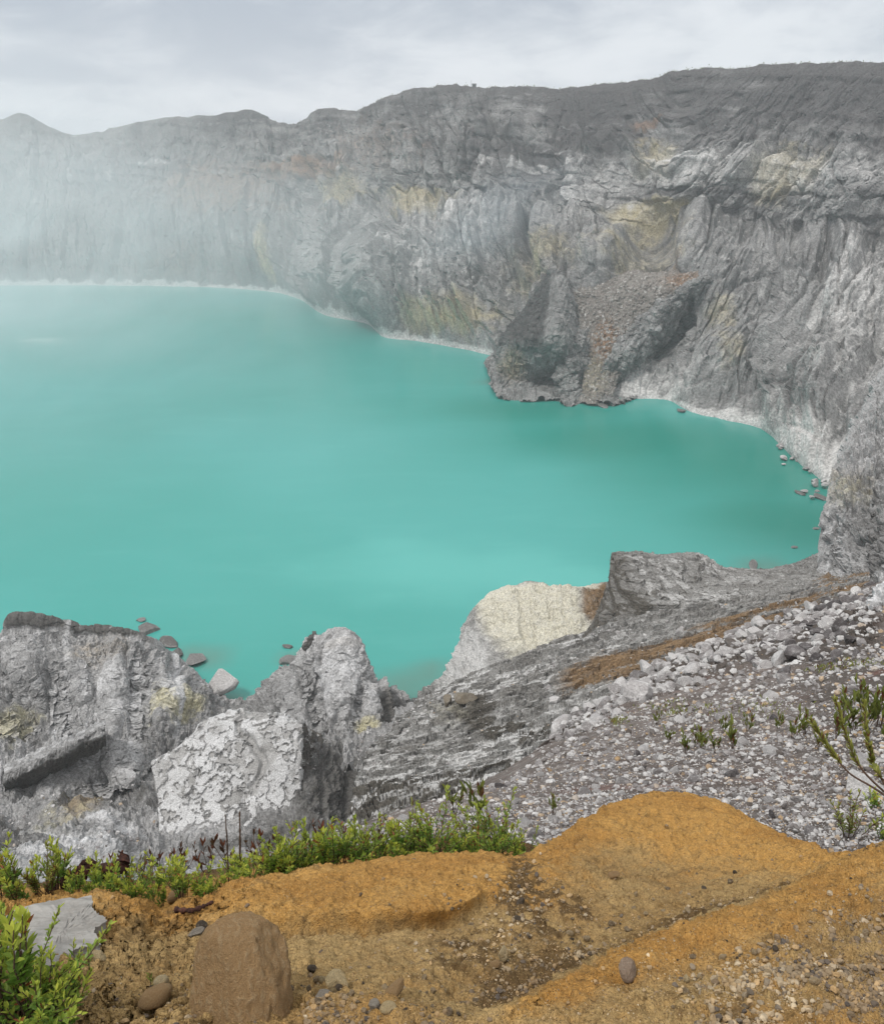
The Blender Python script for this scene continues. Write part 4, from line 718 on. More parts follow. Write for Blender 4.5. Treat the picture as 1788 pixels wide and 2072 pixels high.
# stones in the water and along the shore
wet = stone_mat('wet_stone', (.11, .105, .1), (.17, .165, .16), (.24, .235, .23), 2, .1)
WST = []
for i in range(4):
    m = mesh_data('wet_stone', *stone(90 + i, 3, 14, .72, (1.15, .8, .42), .03), wet, False); WST.append(m)
for (a, b, s, q, lab) in [(286, 1255, 11, (1, 1, .5), 'tiny dark rock breaking the water off the ash ridge'), (303, 1275, 30, (1, 1, .9), 'layered dark rock in the water behind the ash ridge crest'), (345, 1302, 24, (1, 1, .8), 'low flat rock beside the ash ridge shore, second from its tip'), (360, 1322, 20, (1, 1, .8), 'small wet rock at the ash ridge shore below the flat one'), (398, 1337, 26, (1.1, 1, .6), 'long low wet rock pointing out from the ash ridge shore'),
                          (584, 1310, 13, (1, 1, 1), 'rounded dark rock alone in the water beside the pale spire'), (582, 1338, 20, (1, 1, 1), 'wet rock touching the shore of the pale spire'), (1620, 1000, 12, (1.2, 1, .8), 'dark rock awash at the tip of the white shore spit'), (1658, 1008, 14, (1.2, 1, .8), 'dark rock on the white shore spit by the cliff'), (1606, 1108, 7, (1, 1, .7), 'tiny dark rock alone in the narrow corner of the lake'), (1650, 1070, 7, (1, 1, .7), 'tiny dark rock close under the steep pale cliff'), (1378, 832, 11, (1.3, 1, .7), 'low dark rock off the white shore beyond the dark rib'), (1525, 1146, 13, (1.7, 1, .4), 'low brown rock shoal behind the bedded hump'), (1150, 818, 16, (1.3, 1, .6), 'flat rock shelf at the foot of the rounded knob'), (1218, 822, 14, (1.2, 1, .6), 'flat wet rock at the foot of the dark rib')]:
    c = P(a, b); r = s * np.linalg.norm(c - CAM) / F
    o = bpy.data.objects.new('shore_rock', WST[int(a) % 4]); COL.objects.link(o); o.location = (c[0], c[1], r * .12); o.scale = (r * q[0], r * q[1], r * q[2]); o.rotation_euler = (.05, .1, a); tag(o, lab, 'rock')
for k in range(26):
    w = R_.random(); a, b = [(1585, 908), (1612, 930), (1640, 958), (1668, 985), (1640, 1000), (1690, 1010)][k % 6]; a += R_.gauss(0, 14); b += R_.gauss(0, 9); c = P(a, b); r = R_.uniform(4, 11) * np.linalg.norm(c - CAM) / F
    o = bpy.data.objects.new('shore_stone', STONES[k % 10]); COL.objects.link(o); o.location = (c[0], c[1], .3 + r * .2 + .03 * max(0, a - 1620)); o.scale = (r, r, r * .8); o.rotation_euler = (.1, .1, a); tag(o, 'whitish stone on the bleached shore below the far crater wall', 'rock', 'whitish stones along the bleached shore')
o = rock('shore_block', None, 446, 1395, 36, mesh_data('shore_block', *stone(96, 3, 12, .7, (1., .8, .8), .03), m_stone, False), .2, Y=251, sq=(1, .9, 1.)); o.rotation_euler = (.2, -.25, .5)
tag(o, 'large pale block fallen into the inlet between the ash ridge and the spire', 'boulder')
for (a, b, s, lab) in [(945, 1420, 24, 'brown cubic block standing on the edge of the bedded platform'), (905, 1430, 16, 'smaller brown block next to the cubic one on the platform edge')]:
    m = mesh_data('platform_block', *stone(int(a), 3, 9, .62, (1, .9, .9), .03), stone_mat('brown_block_stone', (.16, .135, .1), (.16, .135, .1), (.26, .24, .21), 2, .1), False)
    tag(rock('platform_block', T, a, b, s, m, .0, 4.9), lab, 'boulder')
# ---------------------------------------------------------------- stones on the ochre ground
PEB = [mesh_data('pebble', *stone(60 + i, 3, 10, .86, (1, .82, .7), .05), m_peb, True) for i in range(8)]
m_dpeb = stone_mat('dark_pebble', (.075, .058, .042), (.12, .095, .07), (.2, .16, .12), 4, .05)
DPEB = []
for m in PEB[:5]:
    d = m.copy(); d.materials[0] = m_dpeb; DPEB.append(d)
m_pink = stone_mat('pinkish_stone', (.4, .29, .21), (.4, .29, .21), (.5, .39, .3), 7, .06)
m_gpeb = stone_mat('drab_pebble', (.3, .265, .22), (.36, .32, .27), (.46, .41, .34), 5, .06)
spec = [(685, 2012, 23, m_cream, (.85, .8, 1.1), 'large round cream pebble at the bottom of the sandy hollow'), (1016, 1960, 16, m_cream, (.75, .7, 1.3), 'upright cream stone beside the gravel wash'), (1268, 1980, 19, m_pink, (1, .95, 1.1), 'pinkish-brown round stone alone on the smooth ochre lobe'), (326, 2018, 17, m_cream, (.9, .9, 1.), 'cream stone beside the green sprout'), (796, 2036, 19, m_tuff, (1.2, .8, .6), 'flat brown pebble near the bottom edge'), (398, 1906, 12, m_gpeb, (1.3, .8, .7), 'pale grey stone lodged above the tuff boulder'), (408, 1898, 10, m_dpeb, (1, 1, .8), 'black stone lodged above the tuff boulder'), (405, 1922, 11, m_cream, (1.3, .8, .6), 'orange flat stone against the tuff boulder'),
        (653, 2026, 14, m_gpeb, (.9, .9, .9), 'grey pebble leaning by the large round cream pebble'), (655, 1998, 9, m_cream, (1, .8, .8), 'small cream pebble above the grey one'), (400, 2034, 13, m_gpeb, (.8, .8, 1.), 'grey stone tucked beside the tuff boulder foot'), (632, 1975, 9, m_dpeb, (1, 1, .7), 'dark pebble on the sand beside the tuff boulder'), (316, 2050, 26, m_tuff, (1, 1, .9), 'brown earthy clod below the cream stone'), (762, 2058, 13, m_gpeb, (.8, .8, 1.2), 'grey upright pebble at the bottom edge'), (786, 2062, 12, m_cream, (1, 1, .8), 'pale round pebble at the bottom edge beside the grey upright one'), (357, 1812, 18, m_tuff, (1, .9, .8), 'ochre clod at the plant edge above the dark root'), (200, 1952, 13, m_cream, (1, .9, .8), 'pale ochre stone at the edge of the green shrub'), (1388, 1995, 8, m_cream, (.8, .8, 1.1), 'small white pebble on the stony patch'), (1240, 1785, 11, m_tuff, (1, 1, .7), 'ochre clod on the slope of the tall mound'), (1000, 1975, 10, m_tuff, (1, 1, .7), 'brown pebble beside the upright cream stone')]
for i, (a, b, s, m, q, lab) in enumerate(spec):
    d = PEB[i % 8].copy(); d.materials[0] = m; tag(rock('pebble', FR, a, b, s * 1.15, d, -.1, 6.9, q), lab, 'stone')
lst = []
while len(lst) < 200:
    k = R_.random()
    if k < .4: a = R_.uniform(600, 960); b = R_.uniform(1990, 2068); z_ = 'gravelly hollow at the bottom edge'
    elif k < .62:
        w = R_.random(); a = 1020 + 480 * w + R_.gauss(0, 26); b = 1990 - 190 * w + R_.gauss(-28, 16); z_ = 'wash behind the nearest ochre lobe'
    elif k < .85: a = R_.uniform(1360, 1780); b = R_.uniform(1900, 2068); z_ = 'dark stony patch on the nearest lobe'
    elif k < .93: a = R_.uniform(300, 620); b = R_.uniform(1990, 2068); z_ = 'rough earth round the tuff boulder'
    else: a = R_.uniform(500, 1750); b = R_.uniform(1760, 1900); z_ = 'smooth ochre slope'
    lst.append((a, b, 2.2 + 6.5 * R_.random() ** 2.6, z_))
for i, (a, b, s, z_) in enumerate(lst):
    kind = R_.random(); m = PEB[i % 8]
    if kind < .22: m = DPEB[i % 5]
    tag(rock('pebble', FR, a, b, s, m, .05, 6.9), f'little loose pebble on the {z_}', 'stone', f'pebbles on the {z_}')
px_, py_ = FR.px.reshape(-1), FR.py.reshape(-1)
visF = (tt_ := np.broadcast_to(FR.t[:, None], (FR.nv, FR.nu)).reshape(-1)) < 6.4
n = fbm(FR.flat, .09, 3, 750); cellF = np.clip((np.gradient(FR.px, axis=1) * np.abs(np.gradient(FR.py, axis=0))).reshape(-1), 0, 40)
wgt = (2.6 * np.clip(chan, 0, 1) ** 1.5 + 4.2 * lobe_r * sstep(1340, 1450, px_) * (.15 + np.clip(fbm(FR.flat, .2, 3, 751) + .1, 0, 1) * 3) + 2.2 * low * sstep(590, 640, px_) * sstep(1960, 2020, py_) + .5 * rough_l * sstep(1950, 2030, py_) + .035) * np.clip(.5 + 1.6 * n, .05, 3)
scatter('gravel', FR, visF * wgt * cellF * (px_ > -150) * (px_ < 1960), 16000, (1.6, 10., 3.6), m_peb, 2, 310, (.34, .72, .35), .1, (1, .85, .7), True)
scatter('coarse_sand', FR, visF * (wgt + .5) * cellF * (px_ > -150) * (px_ < 1960), 22000, (1., 3.2, 2), m_peb, 1, 311, (.2, .6, .75), .1, (1, .85, .7), True)
# tuff boulder
v, f = stone(508, 5, 9, .86, (1, .85, 1.15), .05)
v += (v / np.linalg.norm(v, axis=1, keepdims=True)) * (.02 * facet(v, .16, 77)[0] + .012 * facet(v, .06, 78)[0])[:, None]
v[:, 2] = np.where(v[:, 2] > .62, .62 + .5 * (v[:, 2] - .62), v[:, 2]) - .05 * v[:, 0]; v += (v / np.linalg.norm(v, axis=1, keepdims=True)) * (.05 * fbm(v, .25, 5, 79) - .07 * sstep(.25, .6, fbm(v, .14, 3, 80)))[:, None]
o = mesh_obj('tuff_boulder', v, f, m_tuff, True); c = P(489, 2010, 1.33); o.location = c; o.scale = (.12, .1, .17); o.rotation_euler = (-.85, .08, .2)
tag(o, 'big brown rounded tuff boulder half sunk in the ochre sand', 'boulder')
# slate slab
pts = [(4, 1893), (9, 1860), (29, 1840), (79, 1827), (112, 1821), (185, 1813), (188, 1825), (185, 1836), (196, 1851), (209, 1855), (217, 1865), (192, 1877), (190, 1887), (205, 1911), (176, 1918), (152, 1926), (137, 1937), (123, 1944), (88, 1957), (70, 1950), (40, 1955), (10, 1940)]
c0, c1_, c2_ = P(10, 1945, 1.56), P(185, 1813, 1.97), P(205, 1911, 1.66); nrm = np.cross(c2_ - c0, c1_ - c0); nrm /= np.linalg.norm(nrm)
poly = []
for i in range(len(pts)):
    a, b = np.array(pts[i], float), np.array(pts[(i + 1) % len(pts)], float)
    for k in range(5): poly.append(a + (b - a) * k / 5 + (np.array([R_.gauss(0, .9), R_.gauss(0, .9)]) if k else 0))
poly = np.array(poly); d = rays(poly[:, 0], poly[:, 1]); tpl = ((c0 - CAM) @ nrm) / (d @ nrm); top = CAM + d * tpl[:, None]
rings = [top + nrm * .002]; cen = top.mean(0)
for k in range(1, 9): rings.append(cen + (top - cen) * (1 - k / 9) + nrm * .002)
low_ = [top - nrm * .01 + (cen - top) * .03, top - nrm * .022 + (cen - top) * .012, top - nrm * .04 + (cen - top) * .09]
allr = np.stack(low_[::-1] + rings); nr, m = allr.shape[:2]; V = allr.reshape(-1, 3)
V = V + nrm * (.006 * np.floor(4 * fbm(V, (.12, .06, .1), 4, 760))[:, None] * .6 + .002 * fbm(V, .02, 3, 761)[:, None])
V = np.concatenate([V, (cen + nrm * .002)[None]]); idx = np.arange(nr * m).reshape(nr, m)
q = np.stack([idx[:-1], np.roll(idx[:-1], -1, 1), np.roll(idx[1:], -1, 1), idx[1:]], -1).reshape(-1, 4)
t = NT('weathered_slate'); co = t.coord(); st = t.scale(co, (9., 16., 12.)); n1 = t.noise(st, 1.2, 7, .72, .3); n2 = t.noise(co, 90, 5, .7)
c = t.mix(t.ramp(n1, .35, .65), (.23, .217, .198), (.35, .335, .312)); c = t.mix(t.math('MULTIPLY', t.ramp(n2, .55, .75), .5), c, (.2, .17, .14))
m_slate = t.bsdf(c, .85, t.bump(t.math('ADD', n1, t.math('MULTIPLY', n2, .3)), .006, .9), .25)
o = mesh_obj('slate_slab', V, q, m_slate, False)
import bmesh as _bm
b_ = _bm.new(); b_.from_mesh(o.data); b_.verts.ensure_lookup_table(); last = [b_.verts[i] for i in idx[-1]]; cv = b_.verts[len(V) - 1]
for i in range(m): b_.faces.new((last[i], last[(i + 1) % m], cv))
_bm.ops.recalc_face_normals(b_, faces=b_.faces[:]); b_.to_mesh(o.data); b_.free()
tag(o, 'flat grey slate slab with a ragged edge lying on the ochre earth', 'slab')
# pale layered crag at the frame edge and little things on the scree
crag = lobe([[(1716, 1400, 64), (1790, 1400, 64), (1900, 1400, 64)], [(1735, 1345, 66), (1790, 1345, 65), (1900, 1340, 65)], [(1738, 1300, 68), (1788, 1295, 67), (1900, 1290, 67)], [(1736, 1262, 70), (1780, 1240, 69.5), (1900, 1230, 69)], [(1746, 1238, 72), (1790, 1195, 72), (1900, 1180, 72)], [(1752, 1255, 80), (1790, 1215, 80), (1900, 1200, 80)]], 110, [12, 30, 30, 26, 8], 770, .5, 3.4, .7)
f, l = terrace(crag, .9, .5, .6, (.1, 0), 6, 775)
tag(crag.obj('layered_crag', m_ash, (None, .5 + .3 * sstep(0, .5, crag.n), (f > .75) * .5, None), smooth=False), 'pale layered crag rising at the frame edge over the dark boulder pile', 'crag')
# ================================================================ plants
def leaf_mat(name, a, b, young, brown):
    t = NT(name); g = t.attr(); rnd = t.n('ObjectInfo').outputs['Random']
    c = t.mix(g[2], a, b); c = t.mix(g[0], c, young); c = t.mix(g[1], c, brown)
    c = t.mix(.35, c, t.mix(rnd, (.7, .75, .6), (1.35, 1.25, 1.2)), 'MULTIPLY')
    b = t.n('BsdfPrincipled', {'Base Color': c, 'Roughness': .42, 'Specular IOR Level': .4}); tr = t.n('BsdfTranslucent', {'Color': c}); mx = t.n('MixShader', {0: .4, 1: b.outputs[0], 2: tr.outputs[0]})
    t.L.new(mx.outputs[0], t.out.inputs[0]); return t.m
m_leaf = leaf_mat('shrub_leaf', (.1, .19, .03), (.17, .28, .045), (.5, .54, .09), (.28, .1, .04))
m_olive = leaf_mat('olive_leaf', (.12, .15, .035), (.22, .25, .06), (.38, .38, .1), (.16, .07, .035))
m_red = leaf_mat('dry_leaf', (.06, .03, .02), (.1, .04, .025), (.07, .09, .03), (.16, .055, .03))
t = NT('twig_bark'); m_twig = t.bsdf(t.mix(t.noise(t.coord(), 60, 4), (.05, .03, .022), (.13, .085, .06)), .85)
t = NT('dead_wood'); _n = t.noise(t.scale(t.coord(), (30., 30., 8.)), 1.5, 5, .7); m_dead = t.bsdf(t.mix(t.ramp(_n, .35, .7), (.025, .012, .01), (.11, .045, .03)), .9, t.bump(_n, .01, .8))
t = NT('bleached_twig'); m_bleach = t.bsdf(t.mix(t.noise(t.coord(), 80, 3), (.5, .43, .3), (.68, .62, .48)), .8)
LV = np.array([[0, 0, 0], [-.5, .45, .16], [0, .5, 0], [.5, .45, .16], [0, 1, .02], [-.3, .8, .1], [.3, .8, .1]]); LF = np.array([[0, 2, 1], [0, 3, 2], [1, 2, 5], [2, 3, 6], [5, 2, 4], [2, 6, 4]])
def frame_of(dirs, rnd):
    y = dirs / np.linalg.norm(dirs, axis=1, keepdims=True); a = np.tile([[0, 0, 1.]], (len(y), 1)) + .25 * rnd.normal(size=y.shape)
    x = np.cross(y, a); x /= np.linalg.norm(x, axis=1, keepdims=True) + 1e-9; z = np.cross(x, y); return np.stack([x, y, z], -1)
def leaves(pos, dirs, L, Wd, rnd):
    M = frame_of(dirs, rnd); S = np.stack([Wd, L, L * .6], -1)
    V = np.einsum('nij,nkj->nki', M, LV[None] * S[:, None]) + pos[:, None]; n = len(pos)
    return V.reshape(-1, 3), (LF[None] + (np.arange(n) * 7)[:, None, None]).reshape(-1, 3)
def tube(paths, rads, sides=5):
    Vs, Fs, off = [], [], 0
    for pth, rd in zip(paths, rads):
        pth = np.asarray(pth, float); tg = np.gradient(pth, axis=0); tg /= np.linalg.norm(tg, axis=1, keepdims=True) + 1e-9
        a = np.cross(tg, [.31, .77, .55]); a /= np.linalg.norm(a, axis=1, keepdims=True); b = np.cross(tg, a); th = np.arange(sides) * 2 * np.pi / sides
        rd = np.broadcast_to(np.asarray(rd, float), (len(pth),))
        ring = pth[:, None] + rd[:, None, None] * (np.cos(th)[None, :, None] * a[:, None] + np.sin(th)[None, :, None] * b[:, None]); k = len(pth)
        Vs.append(ring.reshape(-1, 3)); idx = np.arange(k * sides).reshape(k, sides) + off
        Fs.append(np.stack([idx[:-1], np.roll(idx[:-1], -1, 1), np.roll(idx[1:], -1, 1), idx[1:]], -1).reshape(-1, 4)); off += k * sides
    return np.concatenate(Vs), np.concatenate(Fs)
def shrub_meshes(seed, stems, h, spread, leafL, leafW, per, young, brown, mat, up=.8, whorl=1.):
    """foliage and stem meshes of one shrub standing at the origin, h metres tall"""
    r = np.random.default_rng(seed); paths, rads, pos, dr, yo, br = [], [], [], [], [], []
    for s in range(stems):
        a = r.uniform(0, 6.28); ln = h * r.uniform(.5, 1.05); lean = spread * r.uniform(.15, 1); k = 9; u = np.linspace(0, 1, k)
        base = np.array([math.cos(a), math.sin(a), 0]) * spread * h * .25 * r.random()
        pth = base + np.stack([math.cos(a) * lean * ln * u ** 1.4, math.sin(a) * lean * ln * u ** 1.4, ln * u], -1) + np.cumsum(r.normal(0, .012 * h, (k, 3)), 0) * np.array([1, 1, .2])
        paths.append(pth); rads.append(np.linspace(.0032, .0014, k) * (h / .3))
        m = int(per * ln / h); uu = r.uniform(.25, 1, m) ** .8; ii = uu * (k - 1); i0 = np.clip(ii.astype(int), 0, k - 2); w = (ii - i0)[:, None]
        pp = pth[i0] * (1 - w) + pth[i0 + 1] * w; tg = pth[i0 + 1] - pth[i0]; tg /= np.linalg.norm(tg, axis=1, keepdims=True)
        an = np.arange(m) * 2.4 + r.normal(0, .4, m); side = np.stack([np.cos(an), np.sin(an), 0 * an], -1)
        upw = up + 1.2 * sstep(.75, 1., uu); pos.append(pp); dr.append(side * whorl + tg * upw[:, None] + r.normal(0, .15, (m, 3)))
        yo.append(np.clip(sstep(.55, 1., uu) * young * r.uniform(.5, 1.4, m), 0, 1)); br.append((r.random(m) < brown) * 1.)
    pos, dr, yo, br = map(np.concatenate, (pos, dr, yo, br)); n = len(pos)
    V, Fc = leaves(pos, dr, leafL * r.uniform(.6, 1.15, n), leafW * r.uniform(.7, 1.15, n), r)
    me = mesh_data('foliage', V, Fc, mat, False); set_mask(me, [np.repeat(x, 7) for x in (yo, br, r.random(n))])
    return me, mesh_data('stem', *tube(paths, rads), m_twig, True)
def plant(name, meshes, loc, scale, rz, label, cat, group=None):
    e = empty(name, loc); e.rotation_euler = (R_.uniform(-.12, .12), R_.uniform(-.12, .12), rz); e.scale = (scale,) * 3
    for nm, me in zip(('foliage', 'stem'), meshes):
        o = bpy.data.objects.new(nm, me); COL.objects.link(o); o.parent = e
    return tag(e, label, cat, group)
BR = [shrub_meshes(10 + i, 9, .24, .5, .034, .011, 34, 1.0, .03, m_leaf) for i in range(4)]          # bright upright shrubs
DN = [shrub_meshes(30 + i, 22, .24, .75, .023, .0085, 40, .6, .05, m_leaf) for i in range(3)]        # dense bushes
OL = [shrub_meshes(50 + i, 10, .24, .55, .03, .008, 36, .6, .12, m_olive) for i in range(3)]
DRY = [shrub_meshes(70 + i, 5, .26, .4, .05, .016, 7, .2, .5, m_red, 1.3, .7) for i in range(3)]     # dark sparse broad leaves
def bank(px, k):
    """point on the bank behind the crest; k 0..1 from the crest row to the far edge of the bank"""
    tv = 6 + .6 + 1.4 * k; i = int(np.argmin(np.abs(FR.t - tv))); j = int(np.argmin(np.abs(FR.px[i] - px))); return FR.G[i, j]
def grow(px, k, hpx, protos, label, cat='shrub', group=None, name='shrub'):
    c = bank(px, k); d = np.linalg.norm(c - CAM); h = hpx * d / F / .84
    return plant(name, protos[R_.randrange(len(protos))], tuple(c - np.array([0, 0, .015])), h / .24, R_.uniform(0, 6.28), label, cat, group)
for i, x in enumerate(range(150, 660, 26)):
    grow(x + R_.gauss(0, 8), R_.uniform(.0, .16), R_.uniform(36, 78), BR, 'bright yellow-green upright shrub in the front row along the ochre mound', 'shrub', 'front row of bright shrubs')
for i, x in enumerate(range(120, 640, 28)):
    grow(x + R_.gauss(0, 8), R_.uniform(.3, .55), R_.uniform(36, 70), BR if i % 3 else OL, 'green leafy shrub in the second row behind the bright front shrubs', 'shrub', 'second row of shrubs')
for i, x in enumerate(range(560, 1080, 30)):
    grow(x + R_.gauss(0, 8), R_.uniform(.02, .3), (84 if x < 900 else 64) * R_.uniform(.8, 1.1) * (1 if x < 1030 else .7), DN if i % 4 else BR, 'dense dark green bush behind the crest of the ochre mound', 'shrub', 'dense bushes behind the mound')
for i, x in enumerate(range(600, 1060, 40)):
    grow(x + R_.gauss(0, 8), R_.uniform(.45, .75), R_.uniform(50, 84), DN if i % 3 else OL, 'dense green bush in the back row above the gully', 'shrub', 'back row of dense bushes')
for i, x in enumerate(range(230, 800, 48)):
    grow(x + R_.gauss(0, 9), R_.uniform(.6, 1.), R_.uniform(44, 84), DRY, 'sparse plant with dark reddish dried leaves at the back of the shrubs', 'plant', 'dried dark plants behind the shrubs', 'dried_plant')
for i, x in enumerate(range(-40, 130, 22)):
    grow(x, R_.uniform(.0, .5), R_.uniform(50, 95), BR if i % 3 else OL, 'leafy shrub behind the slate slab at the frame edge', 'shrub', 'shrubs behind the slate slab')
def on_front(px, py):
    dd = (FR.px - px) ** 2 + (FR.py - py) ** 2 + 1e6 * (FR.t[:, None] > 6.9); return FR.flat[int(np.argmin(dd))]
for i, (x, y, h) in enumerate([(-25, 2110, 190), (25, 2120, 170), (70, 2120, 140), (112, 2110, 110), (-15, 2050, 150), (45, 2060, 110), (85, 2070, 100), (0, 1990, 110), (130, 2060, 70), (-30, 1960, 130)]):
    c = on_front(x, y); d = np.linalg.norm(c - CAM)
    plant('corner_shrub', (DN if i % 3 == 2 else BR)[i % 3], tuple(c), h * d / F / .8 / .24, R_.uniform(0, 6), 'big leafy green shrub at the corner below the slate slab', 'shrub', 'corner shrubs below the slate slab')
for (x, y, h, pr, lab) in [(55, 1960, 150, BR, 'tall single leafy shoot rising across the slate slab'), (152, 1985, 62, BR, 'low yellow-green seedling beside the slate slab'), (305, 2012, 46, OL, 'little spiky sprout beside the cream stone'), (180, 1985, 50, BR, 'young yellow-green seedling next to the corner shrub')]:
    c = on_front(x, y); d = np.linalg.norm(c - CAM); me = shrub_meshes(int(x * 3 + y), 2, .24, .25, .04 if h > 100 else .05, .012, 30 if h > 100 else 12, .8, .02, m_leaf if pr is BR else m_olive)
    plant('seedling', me, tuple(c), h * d / F / .8 / .24, 1., lab, 'plant')
def on_scree(px, py):
    dd = (SCR.px - px) ** 2 + (SCR.py - py) ** 2 + 1e6 * (SCR.t[:, None] > 4.6); return SCR.flat[int(np.argmin(dd))]
BL = [shrub_meshes(90 + i, 6, .24, .35, .1, .026, 7, .15, .2, m_olive, 1.6, .6) for i in range(3)]    # broad upright leaves
for (x, y, h, lab, grp) in [(918, 1640, 52, 'dark broad-leaved plant on the white rubble behind the shrubs, taller of two', None), (965, 1650, 62, 'dark broad-leaved plant on the white rubble with drooping leaves', None), (1118, 1640, 30, 'short dark broad-leaved plant on the scree beside the tall mound', None)] + [(x, y, h, 'broad-leaved olive plant growing on the stony scree', 'olive plants on the scree') for (x, y, h) in [(1385, 1520, 34), (1420, 1515, 40), (1445, 1520, 36), (1405, 1505, 30), (1480, 1510, 44), (1350, 1500, 26), (1330, 1475, 24), (1600, 1490, 36), (1625, 1480, 38), (1690, 1490, 44), (1720, 1480, 52), (1750, 1470, 58), (1778, 1465, 62), (1705, 1450, 42), (1740, 1430, 42), (1650, 1510, 30), (1570, 1470, 26), (1790, 1510, 56), (1510, 1475, 30), (1460, 1480, 28)]]:
    c = on_scree(x, y); d = np.linalg.norm(c - CAM)
    plant('broad_leaf_plant', BL[R_.randrange(3)], tuple(c), h * d / F / .85 / .24, R_.uniform(0, 6), lab, 'plant', grp)
for (x, y, h, lab) in [(1715, 1735, 70, 'bright green spiky shrub at the notch between two ochre lobes'), (1780, 1700, 46, 'green shrub at the frame edge behind the ochre lobe'), (1762, 1625, 40, 'yellow-green leafy plant below the white flat rock')]:
    c = on_scree(x, min(y, 1690)); d = np.linalg.norm(c - CAM)
    plant('shrub', (OL if h == 70 else BR)[0], tuple(c - np.array([0, 0, .05])), h * d / F / .8 / .24, 1., lab, 'shrub')
# grassy patches on the scree
def tuft(name, centres, n, lpx, mat, seed):
    r = np.random.default_rng(seed); pos, L = [], []
    for (x, y, rx, ry) in centres:
        for k in range(n):
            c = on_scree(x + r.normal(0, rx), y + r.normal(0, ry)); pos.append(c); L.append(lpx * np.linalg.norm(c - CAM) / F * r.uniform(.5, 1.3))
    pos, L = np.array(pos), np.array(L); m = len(pos); dr = np.stack([r.normal(0, .5, m), r.normal(0, .5, m), np.ones(m)], -1)
    V, Fc = leaves(pos, dr, L, L * .22, r); o = mesh_obj(name, V, Fc, mat, False); set_mask(o.data, [np.repeat(r.random(m) * .5, 7), np.repeat((r.random(m) < .2) * 1., 7), np.repeat(r.random(m), 7)]); return tag(o, kind='stuff')
tuft('grass', [(1665, 1358, 20, 5), (1740, 1352, 40, 6), (1360, 1440, 30, 7), (1250, 1470, 12, 6), (1400, 1445, 40, 8), (1540, 1440, 40, 10)], 150, 8, m_olive, 4)
# long branches reaching in from the side
def branch(name, pts, sprig, label, seed):
    r = np.random.default_rng(seed); W3 = np.array([P(a, b, c) for a, b, c in pts]); u = np.arange(len(pts)); un = np.linspace(0, len(pts) - 1, 28); path = pchip(u, W3, un)
    e = empty(name, tuple(path[0])); d = np.linalg.norm(path[-1] - CAM); m = 150
    k = np.clip((sprig + (1 - sprig) * r.random(m)) * 27, 0, 26.99); i0 = k.astype(int); w = (k - i0)[:, None]; pp = path[i0] * (1 - w) + path[i0 + 1] * w; tg = path[i0 + 1] - path[i0]; tg /= np.linalg.norm(tg, axis=1, keepdims=True)
    side = np.cross(tg, r.normal(size=(m, 3))); side /= np.linalg.norm(side, axis=1, keepdims=True)
    V, Fc = leaves(pp - path[0], side * .55 + tg, .024 * d / 3 * r.uniform(.6, 1.2, m), .006 * d / 3 * np.ones(m), r); me = mesh_data('foliage', V, Fc, m_olive, False)
    set_mask(me, [np.repeat(r.random(m) * .9, 7), np.repeat((r.random(m) < .05) * 1., 7), np.repeat(r.random(m), 7)]); o = bpy.data.objects.new('foliage', me); COL.objects.link(o); o.parent = e
    o = mesh_obj('stem', *tube([path - path[0]], [np.linspace(.0042, .0018, 28) * d / 3]), m_twig, True, e); return tag(e, label, 'branch')
branch('leafy_branch', [(1830, 1640, 2.5), (1770, 1596, 2.6), (1725, 1570, 2.65), (1680, 1520, 2.7), (1640, 1458, 2.75)], .62, 'long thin branch ending in a feathery olive sprig over the scree, lowest of four', 1)
branch('leafy_branch', [(1830, 1640, 2.5), (1775, 1590, 2.6), (1735, 1545, 2.65), (1712, 1490, 2.7), (1690, 1415, 2.75)], .45, 'thin branch with a tall feathery sprig bending over the scree', 2)
branch('leafy_branch', [(1830, 1640, 2.5), (1785, 1580, 2.55), (1768, 1545, 2.6), (1752, 1480, 2.65), (1748, 1420, 2.7)], .5, 'upright branch with a dark feathery sprig near the frame edge', 3)
branch('leafy_branch', [(1830, 1640, 2.5), (1800, 1590, 2.55), (1778, 1570, 2.55), (1765, 1545, 2.6), (1758, 1510, 2.6)], .4, 'shortest feathery branch at the frame edge', 4)
# bare stalks, dead wood and twigs
def stick(name, pts, rad, mat, label, cat, seed=0, wob=.004, sides=6):
    r = np.random.default_rng(seed); W3 = np.array([P(a, b, c) for a, b, c in pts]); un = np.linspace(0, len(pts) - 1, 26); path = pchip(np.arange(len(pts)), W3, un) + np.cumsum(r.normal(0, wob * .3, (26, 3)), 0)
    rd = rad * (1 + .35 * r.normal(size=26).clip(-1, 1)) * np.linspace(1, .6, 26); rd[0] = rd[-1] = rad * .1; o = mesh_obj(name, *tube([path], [rd], sides), mat, True); return tag(o, label, cat)
stick('bare_stalk', [(487, 1800, 2.45), (486, 1700, 2.42), (485, 1640, 2.42)], .0045, m_twig, 'taller thin bare dark stalk standing up out of the shrubs', 'stalk', 1, .001)
stick('bare_stalk', [(463, 1790, 2.6), (460, 1700, 2.6), (457, 1648, 2.6)], .004, m_twig, 'shorter thin reddish stalk standing beside the taller one', 'stalk', 2, .001)
stick('charred_log', [(132, 1786, 2.5), (165, 1764, 2.5), (205, 1744, 2.55)], .03, m_dead, 'dark reddish rotten log lying behind the front shrubs', 'log', 3, .012, 9)
stick('charred_stump', [(205, 1780, 2.6), (222, 1744, 2.62), (240, 1716, 2.64)], .034, m_dead, 'dark reddish upright stump beside the rotten log', 'stump', 4, .02, 9)
stick('charred_log', [(95, 1800, 2.5), (118, 1790, 2.5), (128, 1780, 2.52)], .018, m_dead, 'short dark stub of wood beside the slate slab', 'log', 5, .01, 8)
